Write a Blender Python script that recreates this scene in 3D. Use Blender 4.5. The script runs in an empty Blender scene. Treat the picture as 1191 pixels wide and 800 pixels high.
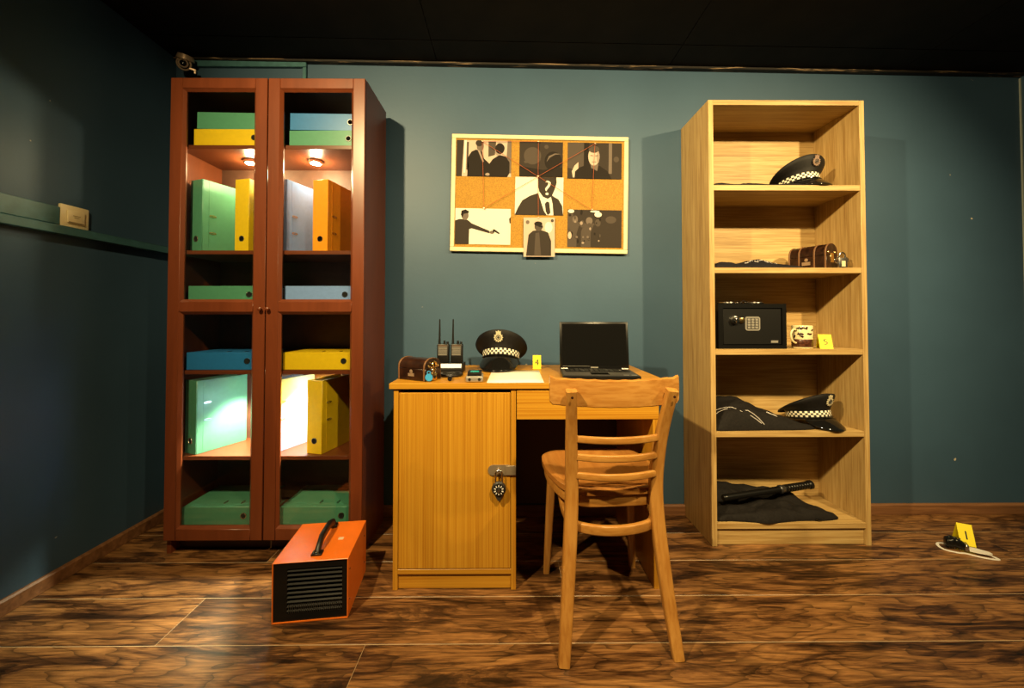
import bpy, bmesh, math, random
from math import pi, sin, cos, radians as R
from mathutils import Vector, Matrix, noise

S = bpy.context.scene
COL = S.collection

# ------------------------------------------------------------------ camera
cam_d = bpy.data.cameras.new('camera')
cam = bpy.data.objects.new('camera', cam_d); COL.objects.link(cam)
cam.location = (0, -2.0132, 0.9957)
cam.rotation_euler = (pi / 2 + 0.02006, 0, -0.00789)
cam_d.sensor_fit = 'HORIZONTAL'; cam_d.sensor_width = 36.0; cam_d.lens = 14.0
cam_d.shift_y = -0.0352; cam_d.clip_start = 0.02
S.camera = cam

# ------------------------------------------------------------------ world and room lights
w = bpy.data.worlds.new('world'); S.world = w; w.use_nodes = True
w.node_tree.nodes['Background'].inputs[0].default_value = (0.02, 0.025, 0.03, 1)
w.node_tree.nodes['Background'].inputs[1].default_value = 0.3

WARM = (1.0, 0.735, 0.345)
def spot(name, loc, target, watts, angle, blend=1.0, col=WARM, r=0.03):
    d = bpy.data.lights.new(name, 'SPOT'); d.energy = watts; d.color = col
    d.spot_size = R(angle); d.spot_blend = blend; d.shadow_soft_size = r
    o = bpy.data.objects.new(name, d); COL.objects.link(o); o.location = loc
    o.rotation_euler = (Vector(target) - Vector(loc)).to_track_quat('-Z', 'Y').to_euler()
    return o
spot('ceiling_spot', (-0.98, -1.80, 2.24), (0.02, -0.3, 1.32), 295, 129)
spot('ceiling_spot', (0.55, -1.85, 2.22), (0.60, -0.2, 1.0), 215, 106)
spot('ceiling_spot', (1.98, -1.80, 2.2), (1.30, -0.2, 1.2), 235, 88)

S.view_settings.view_transform = 'Standard'; S.view_settings.look = 'None'
S.view_settings.exposure = 0.0; S.view_settings.gamma = 1.0
S.view_settings.use_curve_mapping = False

# ------------------------------------------------------------------ materials
MATS = {}
def _new(name):
    m = bpy.data.materials.new(name); m.use_nodes = True
    nt = m.node_tree; b = nt.nodes['Principled BSDF']
    MATS[name] = m
    return m, nt, b
def _c(c): return (c[0], c[1], c[2], 1)
def plain(name, col, rough=0.5, metal=0.0, spec=0.5, emis=None, es=0, coat=0, var=0.0, vscale=30, bump=0.0):
    m, nt, b = _new(name)
    b.inputs['Base Color'].default_value = _c(col); b.inputs['Roughness'].default_value = rough
    b.inputs['Metallic'].default_value = metal; b.inputs['Specular IOR Level'].default_value = spec
    b.inputs['Coat Weight'].default_value = coat
    if emis: b.inputs['Emission Color'].default_value = _c(emis); b.inputs['Emission Strength'].default_value = es
    if var or bump:
        tc = nt.nodes.new('ShaderNodeTexCoord'); n = nt.nodes.new('ShaderNodeTexNoise')
        n.inputs['Scale'].default_value = vscale; n.inputs['Detail'].default_value = 6
        nt.links.new(tc.outputs['Object'], n.inputs['Vector'])
        if var:
            r = nt.nodes.new('ShaderNodeValToRGB')
            r.color_ramp.elements[0].position = 0.3; r.color_ramp.elements[1].position = 0.7
            r.color_ramp.elements[0].color = _c([x * (1 - var) for x in col])
            r.color_ramp.elements[1].color = _c([min(1, x * (1 + var)) for x in col])
            nt.links.new(n.outputs['Fac'], r.inputs['Fac']); nt.links.new(r.outputs['Color'], b.inputs['Base Color'])
        if bump:
            bp = nt.nodes.new('ShaderNodeBump'); bp.inputs['Strength'].default_value = bump; bp.inputs['Distance'].default_value = 0.004
            nt.links.new(n.outputs['Fac'], bp.inputs['Height']); nt.links.new(bp.outputs['Normal'], b.inputs['Normal'])
    return m
def wood(name, stops, scale, rough=0.4, detail=6, distort=0.6, bump=0.08, fine=None, spec=0.4):
    """stops: [(pos, colour)]; scale: noise frequency on each axis, low along the grain"""
    m, nt, b = _new(name); N = nt.nodes; L = nt.links
    tc = N.new('ShaderNodeTexCoord'); oi = N.new('ShaderNodeObjectInfo')
    mul = N.new('ShaderNodeVectorMath'); mul.operation = 'SCALE'; mul.inputs[0].default_value = (7.3, 5.1, 9.7)
    L.new(oi.outputs['Random'], mul.inputs['Scale'])
    add = N.new('ShaderNodeVectorMath'); add.operation = 'ADD'
    L.new(tc.outputs['Object'], add.inputs[0]); L.new(mul.outputs[0], add.inputs[1])
    mp = N.new('ShaderNodeMapping'); mp.inputs['Scale'].default_value = scale
    L.new(add.outputs[0], mp.inputs['Vector'])
    n = N.new('ShaderNodeTexNoise'); n.inputs['Scale'].default_value = 1; n.inputs['Detail'].default_value = detail
    n.inputs['Distortion'].default_value = distort; n.inputs['Roughness'].default_value = 0.62
    L.new(mp.outputs[0], n.inputs['Vector'])
    r = N.new('ShaderNodeValToRGB')
    while len(r.color_ramp.elements) < len(stops): r.color_ramp.elements.new(0.5)
    for e, (p, c) in zip(r.color_ramp.elements, stops): e.position = p; e.color = _c(c)
    L.new(n.outputs['Fac'], r.inputs['Fac'])
    out = r.outputs['Color']
    if fine:
        mp2 = N.new('ShaderNodeMapping'); mp2.inputs['Scale'].default_value = fine[0]
        L.new(add.outputs[0], mp2.inputs['Vector'])
        n2 = N.new('ShaderNodeTexNoise'); n2.inputs['Scale'].default_value = 1; n2.inputs['Detail'].default_value = 3
        L.new(mp2.outputs[0], n2.inputs['Vector'])
        r2 = N.new('ShaderNodeValToRGB'); r2.color_ramp.elements[0].position = 0.38; r2.color_ramp.elements[1].position = 0.56
        r2.color_ramp.elements[0].color = _c(fine[1]); r2.color_ramp.elements[1].color = (1, 1, 1, 1)
        L.new(n2.outputs['Fac'], r2.inputs['Fac'])
        mx = N.new('ShaderNodeMix'); mx.data_type = 'RGBA'; mx.blend_type = 'MULTIPLY'; mx.inputs[0].default_value = 1
        L.new(out, mx.inputs[6]); L.new(r2.outputs['Color'], mx.inputs[7]); out = mx.outputs[2]
    L.new(out, b.inputs['Base Color'])
    b.inputs['Roughness'].default_value = rough; b.inputs['Specular IOR Level'].default_value = spec
    bp = N.new('ShaderNodeBump'); bp.inputs['Strength'].default_value = bump; bp.inputs['Distance'].default_value = 0.002
    L.new(n.outputs['Fac'], bp.inputs['Height']); L.new(bp.outputs['Normal'], b.inputs['Normal'])
    return m

def plaster(name, col, var, rough=0.5, chips=None):
    m, nt, b = _new(name); N = nt.nodes; L = nt.links
    tc = N.new('ShaderNodeTexCoord')
    n = N.new('ShaderNodeTexNoise'); n.inputs['Scale'].default_value = 2.2; n.inputs['Detail'].default_value = 7
    L.new(tc.outputs['Object'], n.inputs['Vector'])
    r = N.new('ShaderNodeValToRGB'); r.color_ramp.elements[0].position = 0.3; r.color_ramp.elements[1].position = 0.72
    r.color_ramp.elements[0].color = _c([x * (1 - var) for x in col]); r.color_ramp.elements[1].color = _c([x * (1 + var) for x in col])
    L.new(n.outputs['Fac'], r.inputs['Fac']); out = r.outputs['Color']
    if chips:
        v = N.new('ShaderNodeTexNoise'); v.inputs['Scale'].default_value = 17; v.inputs['Detail'].default_value = 2
        L.new(tc.outputs['Object'], v.inputs['Vector'])
        r2 = N.new('ShaderNodeValToRGB'); r2.color_ramp.elements[0].position = 0.772; r2.color_ramp.elements[1].position = 0.785
        L.new(v.outputs['Fac'], r2.inputs['Fac'])
        mx = N.new('ShaderNodeMix'); mx.data_type = 'RGBA'
        L.new(r2.outputs['Color'], mx.inputs[0]); L.new(out, mx.inputs[6]); mx.inputs[7].default_value = _c(chips); out = mx.outputs[2]
    L.new(out, b.inputs['Base Color'])
    b.inputs['Roughness'].default_value = rough; b.inputs['Specular IOR Level'].default_value = 0.35
    n3 = N.new('ShaderNodeTexNoise'); n3.inputs['Scale'].default_value = 55; n3.inputs['Detail'].default_value = 4
    L.new(tc.outputs['Object'], n3.inputs['Vector'])
    bp = N.new('ShaderNodeBump'); bp.inputs['Strength'].default_value = 0.12; bp.inputs['Distance'].default_value = 0.003
    L.new(n3.outputs['Fac'], bp.inputs['Height']); L.new(bp.outputs['Normal'], b.inputs['Normal'])
    return m

TEAL = (0.042, 0.089, 0.148)
plaster('teal_wall', TEAL, 0.10, 0.5, chips=(0.5, 0.45, 0.35))
plain('teal_trunking', (0.05, 0.14, 0.16), 0.4, var=0.2, vscale=25)
plain('caulk', (0.35, 0.40, 0.38), 0.6)
plain('ceiling_black', (0.008, 0.007, 0.006), 0.75, var=0.4, vscale=6, spec=0.2)
plain('ceiling_gap', (0.16, 0.11, 0.07), 0.8, var=0.6, vscale=14)
def hickory():
    m, nt, b = _new('hickory'); N = nt.nodes; L = nt.links
    tc = N.new('ShaderNodeTexCoord'); oi = N.new('ShaderNodeObjectInfo')
    mul = N.new('ShaderNodeVectorMath'); mul.operation = 'SCALE'; mul.inputs[0].default_value = (17.3, 11.1, 5.7)
    L.new(oi.outputs['Random'], mul.inputs['Scale'])
    add = N.new('ShaderNodeVectorMath'); add.operation = 'ADD'
    L.new(tc.outputs['Object'], add.inputs[0]); L.new(mul.outputs[0], add.inputs[1])
    # slow warp that bends the growth rings into cathedral arches
    mpw = N.new('ShaderNodeMapping'); mpw.inputs['Scale'].default_value = (1.5, 6.5, 1); L.new(add.outputs[0], mpw.inputs['Vector'])
    nw = N.new('ShaderNodeTexNoise'); nw.inputs['Scale'].default_value = 1; nw.inputs['Detail'].default_value = 2.6; nw.inputs['Roughness'].default_value = 0.55
    L.new(mpw.outputs[0], nw.inputs['Vector'])
    ring = N.new('ShaderNodeMath'); ring.operation = 'MULTIPLY'; ring.inputs[1].default_value = 14.0; L.new(nw.outputs['Fac'], ring.inputs[0])
    fr = N.new('ShaderNodeMath'); fr.operation = 'FRACT'; L.new(ring.outputs[0], fr.inputs[0])
    rr = N.new('ShaderNodeValToRGB'); e = rr.color_ramp.elements
    e[0].position = 0.0; e[0].color = (0.16, 0.16, 0.16, 1); e[1].position = 1.0; e[1].color = (0.75, 0.75, 0.75, 1)
    x = e.new(0.16); x.color = (0.55, 0.55, 0.55, 1); x = e.new(0.5); x.color = (1, 1, 1, 1)
    L.new(fr.outputs[0], rr.inputs['Fac'])
    # fibres
    mpf = N.new('ShaderNodeMapping'); mpf.inputs['Scale'].default_value = (9, 190, 1); L.new(add.outputs[0], mpf.inputs['Vector'])
    nf = N.new('ShaderNodeTexNoise'); nf.inputs['Scale'].default_value = 1; nf.inputs['Detail'].default_value = 5; nf.inputs['Distortion'].default_value = 0.8
    L.new(mpf.outputs[0], nf.inputs['Vector'])
    rf = N.new('ShaderNodeValToRGB'); rf.color_ramp.elements[0].position = 0.33; rf.color_ramp.elements[1].position = 0.6
    rf.color_ramp.elements[0].color = (0.28, 0.24, 0.21, 1); rf.color_ramp.elements[1].color = (1, 1, 1, 1)
    L.new(nf.outputs['Fac'], rf.inputs['Fac'])
    # broad heartwood patches
    mpp = N.new('ShaderNodeMapping'); mpp.inputs['Scale'].default_value = (2.3, 15, 1); L.new(add.outputs[0], mpp.inputs['Vector'])
    npn = N.new('ShaderNodeTexNoise'); npn.inputs['Scale'].default_value = 1; npn.inputs['Detail'].default_value = 8; npn.inputs['Roughness'].default_value = 0.72; npn.inputs['Distortion'].default_value = 0.9
    L.new(mpp.outputs[0], npn.inputs['Vector'])
    rp = N.new('ShaderNodeValToRGB'); e = rp.color_ramp.elements
    e[0].position = 0.36; e[0].color = (0.022, 0.009, 0.004, 1); e[1].position = 0.70; e[1].color = (0.46, 0.23, 0.078, 1)
    x = e.new(0.45); x.color = (0.10, 0.042, 0.015, 1); x = e.new(0.53); x.color = (0.29, 0.135, 0.046, 1)
    L.new(npn.outputs['Fac'], rp.inputs['Fac'])
    m1 = N.new('ShaderNodeMix'); m1.data_type = 'RGBA'; m1.blend_type = 'MULTIPLY'; m1.inputs[0].default_value = 0.82
    L.new(rp.outputs['Color'], m1.inputs[6]); L.new(rr.outputs['Color'], m1.inputs[7])
    m2 = N.new('ShaderNodeMix'); m2.data_type = 'RGBA'; m2.blend_type = 'MULTIPLY'; m2.inputs[0].default_value = 0.85
    L.new(m1.outputs[2], m2.inputs[6]); L.new(rf.outputs['Color'], m2.inputs[7])
    L.new(m2.outputs[2], b.inputs['Base Color'])
    b.inputs['Roughness'].default_value = 0.36; b.inputs['Specular IOR Level'].default_value = 0.45
    bp = N.new('ShaderNodeBump'); bp.inputs['Strength'].default_value = 0.25; bp.inputs['Distance'].default_value = 0.002
    L.new(nf.outputs['Fac'], bp.inputs['Height']); L.new(bp.outputs['Normal'], b.inputs['Normal'])
hickory()
plain('floor_seam', (0.40, 0.29, 0.17), 0.6)
wood('skirting_wood', [(0.3, (0.13, 0.055, 0.022)), (0.7, (0.30, 0.14, 0.06))], (3, 40, 40), 0.45)
wood('trim_paint', [(0.50, (0.010, 0.008, 0.006)), (0.56, (0.012, 0.009, 0.007)), (0.62, (0.30, 0.2, 0.11))], (5, 60, 90), 0.6, bump=0.02)
wood('cherry', [(0.3, (0.112, 0.027, 0.009)), (0.7, (0.155, 0.038, 0.013))], (22, 22, 2.0), 0.33, bump=0.03)
wood('cherry_x', [(0.3, (0.112, 0.027, 0.009)), (0.7, (0.155, 0.038, 0.013))], (2, 22, 22), 0.33, bump=0.03)
plain('cabinet_back', (0.11, 0.045, 0.025), 0.6, var=0.15)
OAK = [(0.28, (0.33, 0.205, 0.072)), (0.5, (0.46, 0.312, 0.120)), (0.72, (0.53, 0.38, 0.165))]
wood('oak_z', OAK, (38, 38, 1.6), 0.5, distort=0.9, fine=((160, 160, 6), (0.80, 0.74, 0.66)))
wood('oak_x', OAK, (1.6, 38, 38), 0.5, distort=0.9, fine=((6, 160, 160), (0.80, 0.74, 0.66)))
ZEB = [(0.30, (0.43, 0.200, 0.016)), (0.52, (0.52, 0.262, 0.022)), (0.75, (0.57, 0.298, 0.030))]
wood('laminate_z', ZEB, (95, 95, 0.6), 0.38, distort=0.2, fine=((260, 260, 1.4), (0.82, 0.72, 0.55)))
wood('laminate_x', ZEB, (0.7, 70, 70), 0.38, distort=0.2, fine=((1.6, 230, 230), (0.80, 0.68, 0.5)))
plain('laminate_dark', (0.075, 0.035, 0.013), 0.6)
BEE = [(0.25, (0.33, 0.145, 0.030)), (0.5, (0.45, 0.215, 0.048)), (0.75, (0.53, 0.275, 0.068))]
wood('beech_z', BEE, (26, 26, 2.2), 0.34, distort=0.5, fine=((90, 90, 9), (0.85, 0.78, 0.66)), spec=0.5)
wood('beech_x', BEE, (3, 30, 30), 0.34, distort=0.5, fine=((12, 120, 120), (0.85, 0.78, 0.66)), spec=0.5)
wood('beech_y', [(p, (c[0] * .82, c[1] * .72, c[2] * .7)) for p, c in BEE], (26, 3, 26), 0.26, distort=0.5, spec=0.55)
def glass():
    m, nt, b = _new('pane_glass'); N = nt.nodes; L = nt.links
    N.remove(b)
    t = N.new('ShaderNodeBsdfTransparent'); t.inputs[0].default_value = (0.93, 0.95, 0.94, 1)
    g = N.new('ShaderNodeBsdfGlossy'); g.inputs['Roughness'].default_value = 0.015
    ge = N.new('ShaderNodeNewGeometry'); mr = N.new('ShaderNodeMapRange'); mr.inputs[3].default_value = 1.5; mr.inputs[4].default_value = 1 / 1.5
    L.new(ge.outputs['Backfacing'], mr.inputs[0])
    f = N.new('ShaderNodeFresnel'); L.new(mr.outputs[0], f.inputs['IOR'])
    mx = N.new('ShaderNodeMixShader'); L.new(f.outputs[0], mx.inputs[0]); L.new(t.outputs[0], mx.inputs[1]); L.new(g.outputs[0], mx.inputs[2])
    L.new(mx.outputs[0], N['Material Output'].inputs['Surface'])
glass()
for nm, c in dict(green=(0.080, 0.28, 0.180), yellow=(0.75, 0.50, 0.010), blue=(0.020, 0.17, 0.48), pale_blue=(0.20, 0.33, 0.72), orange=(0.85, 0.30, 0.015)).items():
    plain('binder_' + nm, c, 0.36, var=0.06, vscale=60)
plain('card_dark', (0.03, 0.03, 0.03), 0.7)
plain('chrome', (0.75, 0.73, 0.70), 0.18, 1.0)
plain('steel', (0.42, 0.40, 0.37), 0.32, 1.0)
plain('gunmetal', (0.10, 0.10, 0.10), 0.35, 0.8)
plain('brass', (0.75, 0.52, 0.22), 0.25, 1.0)
plain('bronze', (0.55, 0.40, 0.28), 0.28, 0.6)
plain('black_plastic', (0.006, 0.006, 0.006), 0.4, spec=0.35)
plain('black_gloss', (0.006, 0.006, 0.006), 0.08, spec=0.6)
plain('black_satin', (0.005, 0.005, 0.005), 0.3, spec=0.3)
plain('charcoal', (0.04, 0.038, 0.036), 0.5)
plain('hole', (0.002, 0.002, 0.002), 0.9)
plain('cream_plastic', (0.85, 0.72, 0.42), 0.35)
plain('cream_line', (0.35, 0.27, 0.14), 0.5)
plain('heater_orange', (0.72, 0.155, 0.012), 0.36, var=0.08, vscale=12)
plain('heater_sticker', (0.65, 0.5, 0.35), 0.5)
plain('marker_yellow', (0.85, 0.72, 0.01), 0.55)
plain('ink', (0.01, 0.01, 0.01), 0.6)
plain('paper', (0.88, 0.86, 0.74), 0.8)
plain('white_plastic', (0.8, 0.78, 0.75), 0.4)
plain('charger_face', (0.85, 0.85, 0.95), 0.25)
plain('blue_tag', (0.03, 0.30, 0.65), 0.35)
plain('cyan_screen', (0.03, 0.45, 0.45), 0.15)
plain('silver_plastic', (0.42, 0.40, 0.36), 0.32, 0.5)
plain('cork', (0.35, 0.185, 0.024), 0.9, var=0.28, vscale=220, bump=0.3)
plain('board_frame', (0.66, 0.59, 0.36), 0.6, var=0.05)
plain('string_red', (0.42, 0.09, 0.025), 0.8)
plain('felt_black', (0.0055, 0.005, 0.005), 0.6, spec=0.25, var=0.3, vscale=90)
plain('cloth_black', (0.0085, 0.007, 0.0065), 0.8, spec=0.2, var=0.35, vscale=130, bump=0.25)
plain('cloth_navy', (0.008, 0.007, 0.010), 0.8, spec=0.2, var=0.3, vscale=130, bump=0.25)
plain('piping', (0.55, 0.52, 0.50), 0.6)
plain('leather_brown', (0.022, 0.008, 0.0045), 0.3, var=0.6, vscale=45, bump=0.4)
plain('strap_tan', (0.17, 0.080, 0.034), 0.45)
plain('mug_cream', (0.72, 0.62, 0.36), 0.2)
plain('mug_brown', (0.06, 0.02, 0.01), 0.3, var=0.8, vscale=150)
plain('lamp_lens', (1, 0.9, 0.7), 0.3, emis=(1.0, 0.80, 0.45), es=160)
GREY = {}
for i, v in enumerate((0.008, 0.017, 0.035, 0.07, 0.14, 0.28, 0.48, 0.66)):
    plain('print_%d' % i, (v, v * (0.80 if v < 0.5 else 0.96), v * (0.66 if v < 0.5 else 0.85)), 0.75, spec=0.12)
def checker():
    m, nt, b = _new('chequer'); N = nt.nodes; L = nt.links
    uv = N.new('ShaderNodeUVMap'); ck = N.new('ShaderNodeTexChecker'); ck.inputs['Scale'].default_value = 1
    ck.inputs['Color1'].default_value = (0.82, 0.80, 0.66, 1); ck.inputs['Color2'].default_value = (0.012, 0.012, 0.012, 1)
    L.new(uv.outputs[0], ck.inputs['Vector']); L.new(ck.outputs['Color'], b.inputs['Base Color'])
    b.inputs['Roughness'].default_value = 0.6
checker()
def M(n): return MATS[n]

# ------------------------------------------------------------------ mesh helpers
class B:
    """collects shapes into one mesh"""
    def __init__(s): s.bm = bmesh.new(); s.mi = 0
    def mat(s, i): s.mi = i; return s
    def _f(s, vs, sm=False):
        try:
            f = s.bm.faces.new(vs); f.material_index = s.mi; return f
        except ValueError: return None
    def box(s, x0, x1, y0, y1, z0, z1, bev=0.0, seg=1, mtx=None):
        r = bmesh.ops.create_cube(s.bm, size=1)
        vs = r['verts']
        for v in vs:
            v.co = Vector(((x0 + x1) / 2 + v.co.x * (x1 - x0), (y0 + y1) / 2 + v.co.y * (y1 - y0), (z0 + z1) / 2 + v.co.z * (z1 - z0)))
            if mtx: v.co = mtx @ v.co
        fs = {f for v in vs for f in v.link_faces}
        for f in fs: f.material_index = s.mi
        if bev:
            es = list({e for v in vs for e in v.link_edges})
            r = bmesh.ops.bevel(s.bm, geom=es, offset=bev, segments=seg, affect='EDGES', profile=0.5)
            for f in r['faces']: f.material_index = s.mi
        return s
    def cyl(s, p0, p1, r0, r1=None, seg=20, cap=True):
        r1 = r0 if r1 is None else r1
        p0 = Vector(p0); p1 = Vector(p1); t = (p1 - p0).normalized()
        a = t.orthogonal().normalized(); b = t.cross(a)
        A = [s.bm.verts.new(p0 + (a * cos(2 * pi * i / seg) + b * sin(2 * pi * i / seg)) * r0) for i in range(seg)]
        C = [s.bm.verts.new(p1 + (a * cos(2 * pi * i / seg) + b * sin(2 * pi * i / seg)) * r1) for i in range(seg)]
        for i in range(seg): s._f([A[i], A[(i + 1) % seg], C[(i + 1) % seg], C[i]])
        if cap: s._f(A[::-1]); s._f(C)
        return s
    def sweep(s, path, prof, up=(0, 0, 1), closed=False, cap=True, scale=None):
        P = [Vector(p) for p in path]; n = len(P); up = Vector(up); rings = []
        for i in range(n):
            if closed: t = P[(i + 1) % n] - P[i - 1]
            else: t = P[min(i + 1, n - 1)] - P[max(i - 1, 0)]
            t.normalize(); side = t.cross(up)
            if side.length < 1e-5: side = t.orthogonal()
            side.normalize(); u = side.cross(t)
            k = scale[i] if scale else 1
            rings.append([s.bm.verts.new(P[i] + side * (a * k) + u * (b * k)) for a, b in prof])
        m = len(prof)
        for i in range(n if closed else n - 1):
            A, C = rings[i], rings[(i + 1) % n]
            for j in range(m): s._f([A[j], A[(j + 1) % m], C[(j + 1) % m], C[j]])
        if cap and not closed: s._f(rings[0][::-1]); s._f(rings[-1])
        return s
    def tube(s, path, r, seg=8, closed=False, scale=None, up=(0.13, 0.21, 1)):
        return s.sweep(path, [(r * cos(2 * pi * i / seg), r * sin(2 * pi * i / seg)) for i in range(seg)], up, closed, True, scale)
    def torus(s, c, R_, r, axis='Z', seg=28, rs=8, a0=0, a1=2 * pi):
        full = abs(a1 - a0 - 2 * pi) < 1e-6; k = seg if full else seg + 1; pts = []
        for i in range(k):
            a = a0 + (a1 - a0) * i / seg; x, y = R_ * cos(a), R_ * sin(a)
            pts.append(Vector(c) + Vector({'Z': (x, y, 0), 'Y': (x, 0, y), 'X': (0, x, y)}[axis]))
        up = {'Z': (0, 0, 1), 'Y': (0, 1, 0), 'X': (1, 0, 0)}[axis]
        return s.tube(pts, r, rs, full, None, up)
    def lathe(s, prof, seg=32, c=(0, 0, 0), axis='Z'):
        rings = []
        for r, z in prof:
            ring = []
            for i in range(seg):
                a = 2 * pi * i / seg; p = (r * cos(a), r * sin(a), z)
                if axis == 'Y': p = (p[0], z, p[1])
                if axis == 'X': p = (z, p[0], p[1])
                ring.append(s.bm.verts.new(Vector(c) + Vector(p)))
            rings.append(ring)
        for A, C in zip(rings, rings[1:]):
            for i in range(seg): s._f([A[i], A[(i + 1) % seg], C[(i + 1) % seg], C[i]])
        s._f(rings[0][::-1]); s._f(rings[-1])
        return s
    def prism(s, poly, a, b, axis='Y'):
        """2D polygon extruded from a to b along an axis; poly axes: Y->(x,z), X->(y,z), Z->(x,y)"""
        def p(q, d): return {'Y': (q[0], d, q[1]), 'X': (d, q[0], q[1]), 'Z': (q[0], q[1], d)}[axis]
        A = [s.bm.verts.new(p(q, a)) for q in poly]; C = [s.bm.verts.new(p(q, b)) for q in poly]; n = len(poly)
        s._f(A); s._f(C[::-1])
        for i in range(n): s._f([A[(i + 1) % n], A[i], C[i], C[(i + 1) % n]])
        return s
    def grid(s, pts, thick=None):
        V = [[s.bm.verts.new(p) for p in row] for row in pts]
        for i in range(len(V) - 1):
            for j in range(len(V[0]) - 1): s._f([V[i][j], V[i][j + 1], V[i + 1][j + 1], V[i + 1][j]])
        return s
    def mesh(s, name, smooth=True, ang=38):
        bmesh.ops.recalc_face_normals(s.bm, faces=s.bm.faces[:])
        me = bpy.data.meshes.new(name); s.bm.to_mesh(me); s.bm.free()
        if smooth:
            me.shade_smooth(); me.set_sharp_from_angle(angle=R(ang))
        return me
    def obj(s, name, mats, parent=None, loc=None, smooth=True, ang=38):
        me = s.mesh(name, smooth, ang)
        for m in ([mats] if isinstance(mats, str) else mats): me.materials.append(M(m))
        o = bpy.data.objects.new(name, me); COL.objects.link(o)
        if parent: o.parent = parent
        if loc: o.location = loc
        return o
def tag(o, label, cat, group=None):
    o['label'] = label; o['category'] = cat
    if group: o['group'] = group
    return o
def thing(name, label, cat, loc=(0, 0, 0), rot=(0, 0, 0), group=None):
    o = bpy.data.objects.new(name, None); COL.objects.link(o); o.empty_display_size = 0.05
    o.location = loc; o.rotation_euler = rot
    return tag(o, label, cat, group)
def struct(o): o['kind'] = 'structure'; return o
def inst(me, name, parent, loc=(0, 0, 0), rot=(0, 0, 0)):
    o = bpy.data.objects.new(name, me); COL.objects.link(o); o.parent = parent; o.location = loc; o.rotation_euler = rot
    return o
def rrect(w, h, r, n=3):
    out = []
    for cx, cy, a in ((w / 2 - r, h / 2 - r, 0), (-w / 2 + r, h / 2 - r, pi / 2), (-w / 2 + r, -h / 2 + r, pi), (w / 2 - r, -h / 2 + r, 1.5 * pi)):
        for i in range(n + 1): t = a + pi / 2 * i / n; out.append((cx + r * cos(t), cy + r * sin(t)))
    return out
def spline(P, n=8, closed=False):
    P = [Vector(p) for p in P]; m = len(P); out = []
    for i in range(m if closed else m - 1):
        if closed: a, b, c, d = P[i - 1], P[i], P[(i + 1) % m], P[(i + 2) % m]
        else: a, b, c, d = P[max(i - 1, 0)], P[i], P[i + 1], P[min(i + 2, m - 1)]
        for k in range(n):
            t = k / n
            out.append(0.5 * ((2 * b) + (c - a) * t + (2 * a - 5 * b + 4 * c - d) * t * t + (3 * b - a - 3 * c + d) * t ** 3))
    if not closed: out.append(P[-1])
    return out
def text_mesh(txt, size, depth=0.0004):
    cu = bpy.data.curves.new('glyph', 'FONT'); cu.body = txt; cu.size = size; cu.extrude = depth
    cu.align_x = 'CENTER'; cu.align_y = 'CENTER'
    o = bpy.data.objects.new('glyph', cu); COL.objects.link(o)
    bpy.context.view_layer.update()
    me = bpy.data.meshes.new_from_object(o.evaluated_get(bpy.context.evaluated_depsgraph_get()))
    bpy.data.objects.remove(o); return me

# ================================================================== ROOM
XL, XR, YF, HT = -1.6908, 2.6404, -3.6, 2.34
o = struct(B().box(XL - 0.1, XR + 0.1, 0, 0.1, 0, HT).obj('wall_back', 'teal_wall', smooth=False))
struct(B().box(XL - 0.1, XL, YF, 0, 0, HT).obj('wall_left', 'teal_wall', smooth=False))
wr = struct(B().box(XR, XR + 0.1, YF, 0, 0, HT).obj('wall_right', 'teal_wall', smooth=False))
B().box(XR - 0.006, XR + 0.001, -0.006, 0.0, 0.06, 2.22).obj('caulk_line', 'caulk', wr)
struct(B().box(XL - 0.1, XR + 0.1, YF - 0.1, YF, 0, HT).obj('wall_front', 'teal_wall', smooth=False))
fl = struct(B().box(XL, XR, YF, 0, -0.05, -0.0009).obj('floor', 'floor_seam', smooth=False))
# floor planks, grain along the back wall
PW, PL, GAP = 0.2035, 3.1, 0.0022
rows = []
y = -0.375 + 2 * PW
y1 = 0.0
edges = [0.0] + [-0.375 + PW * k for k in (1, 0, -1, -2, -3, -4, -5, -6, -7, -8, -9, -10, -11, -12, -13, -14)] + [YF]
random.seed(4)
offs = {0: 0.6, 1: -0.98, 2: 0.20, 3: -1.07, 4: -0.435}
full = {}
for ri in range(len(edges) - 1):
    ya, yb = edges[ri], edges[ri + 1]
    off = offs.get(ri, random.uniform(-0.6, 0.7))
    x = off - PL * 4
    while x < XR:
        x0, x1 = max(x, XL), min(x + PL, XR)
        if x1 - x0 > 0.01:
            key = (round(x1 - x0, 3), round(ya - yb, 3))
            if key not in full:
                hx, hy = (x1 - x0 - 0.0007) / 2, (ya - yb - GAP) / 2
                me = B().box(-hx, hx, -hy, hy, -0.0035, 0, 0.0012).mesh('plank', smooth=False); me.materials.append(M('hickory')); full[key] = me
            inst(full[key], 'plank', fl, ((x0 + x1) / 2, (ya + yb) / 2, 0))
        x += PL
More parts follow.
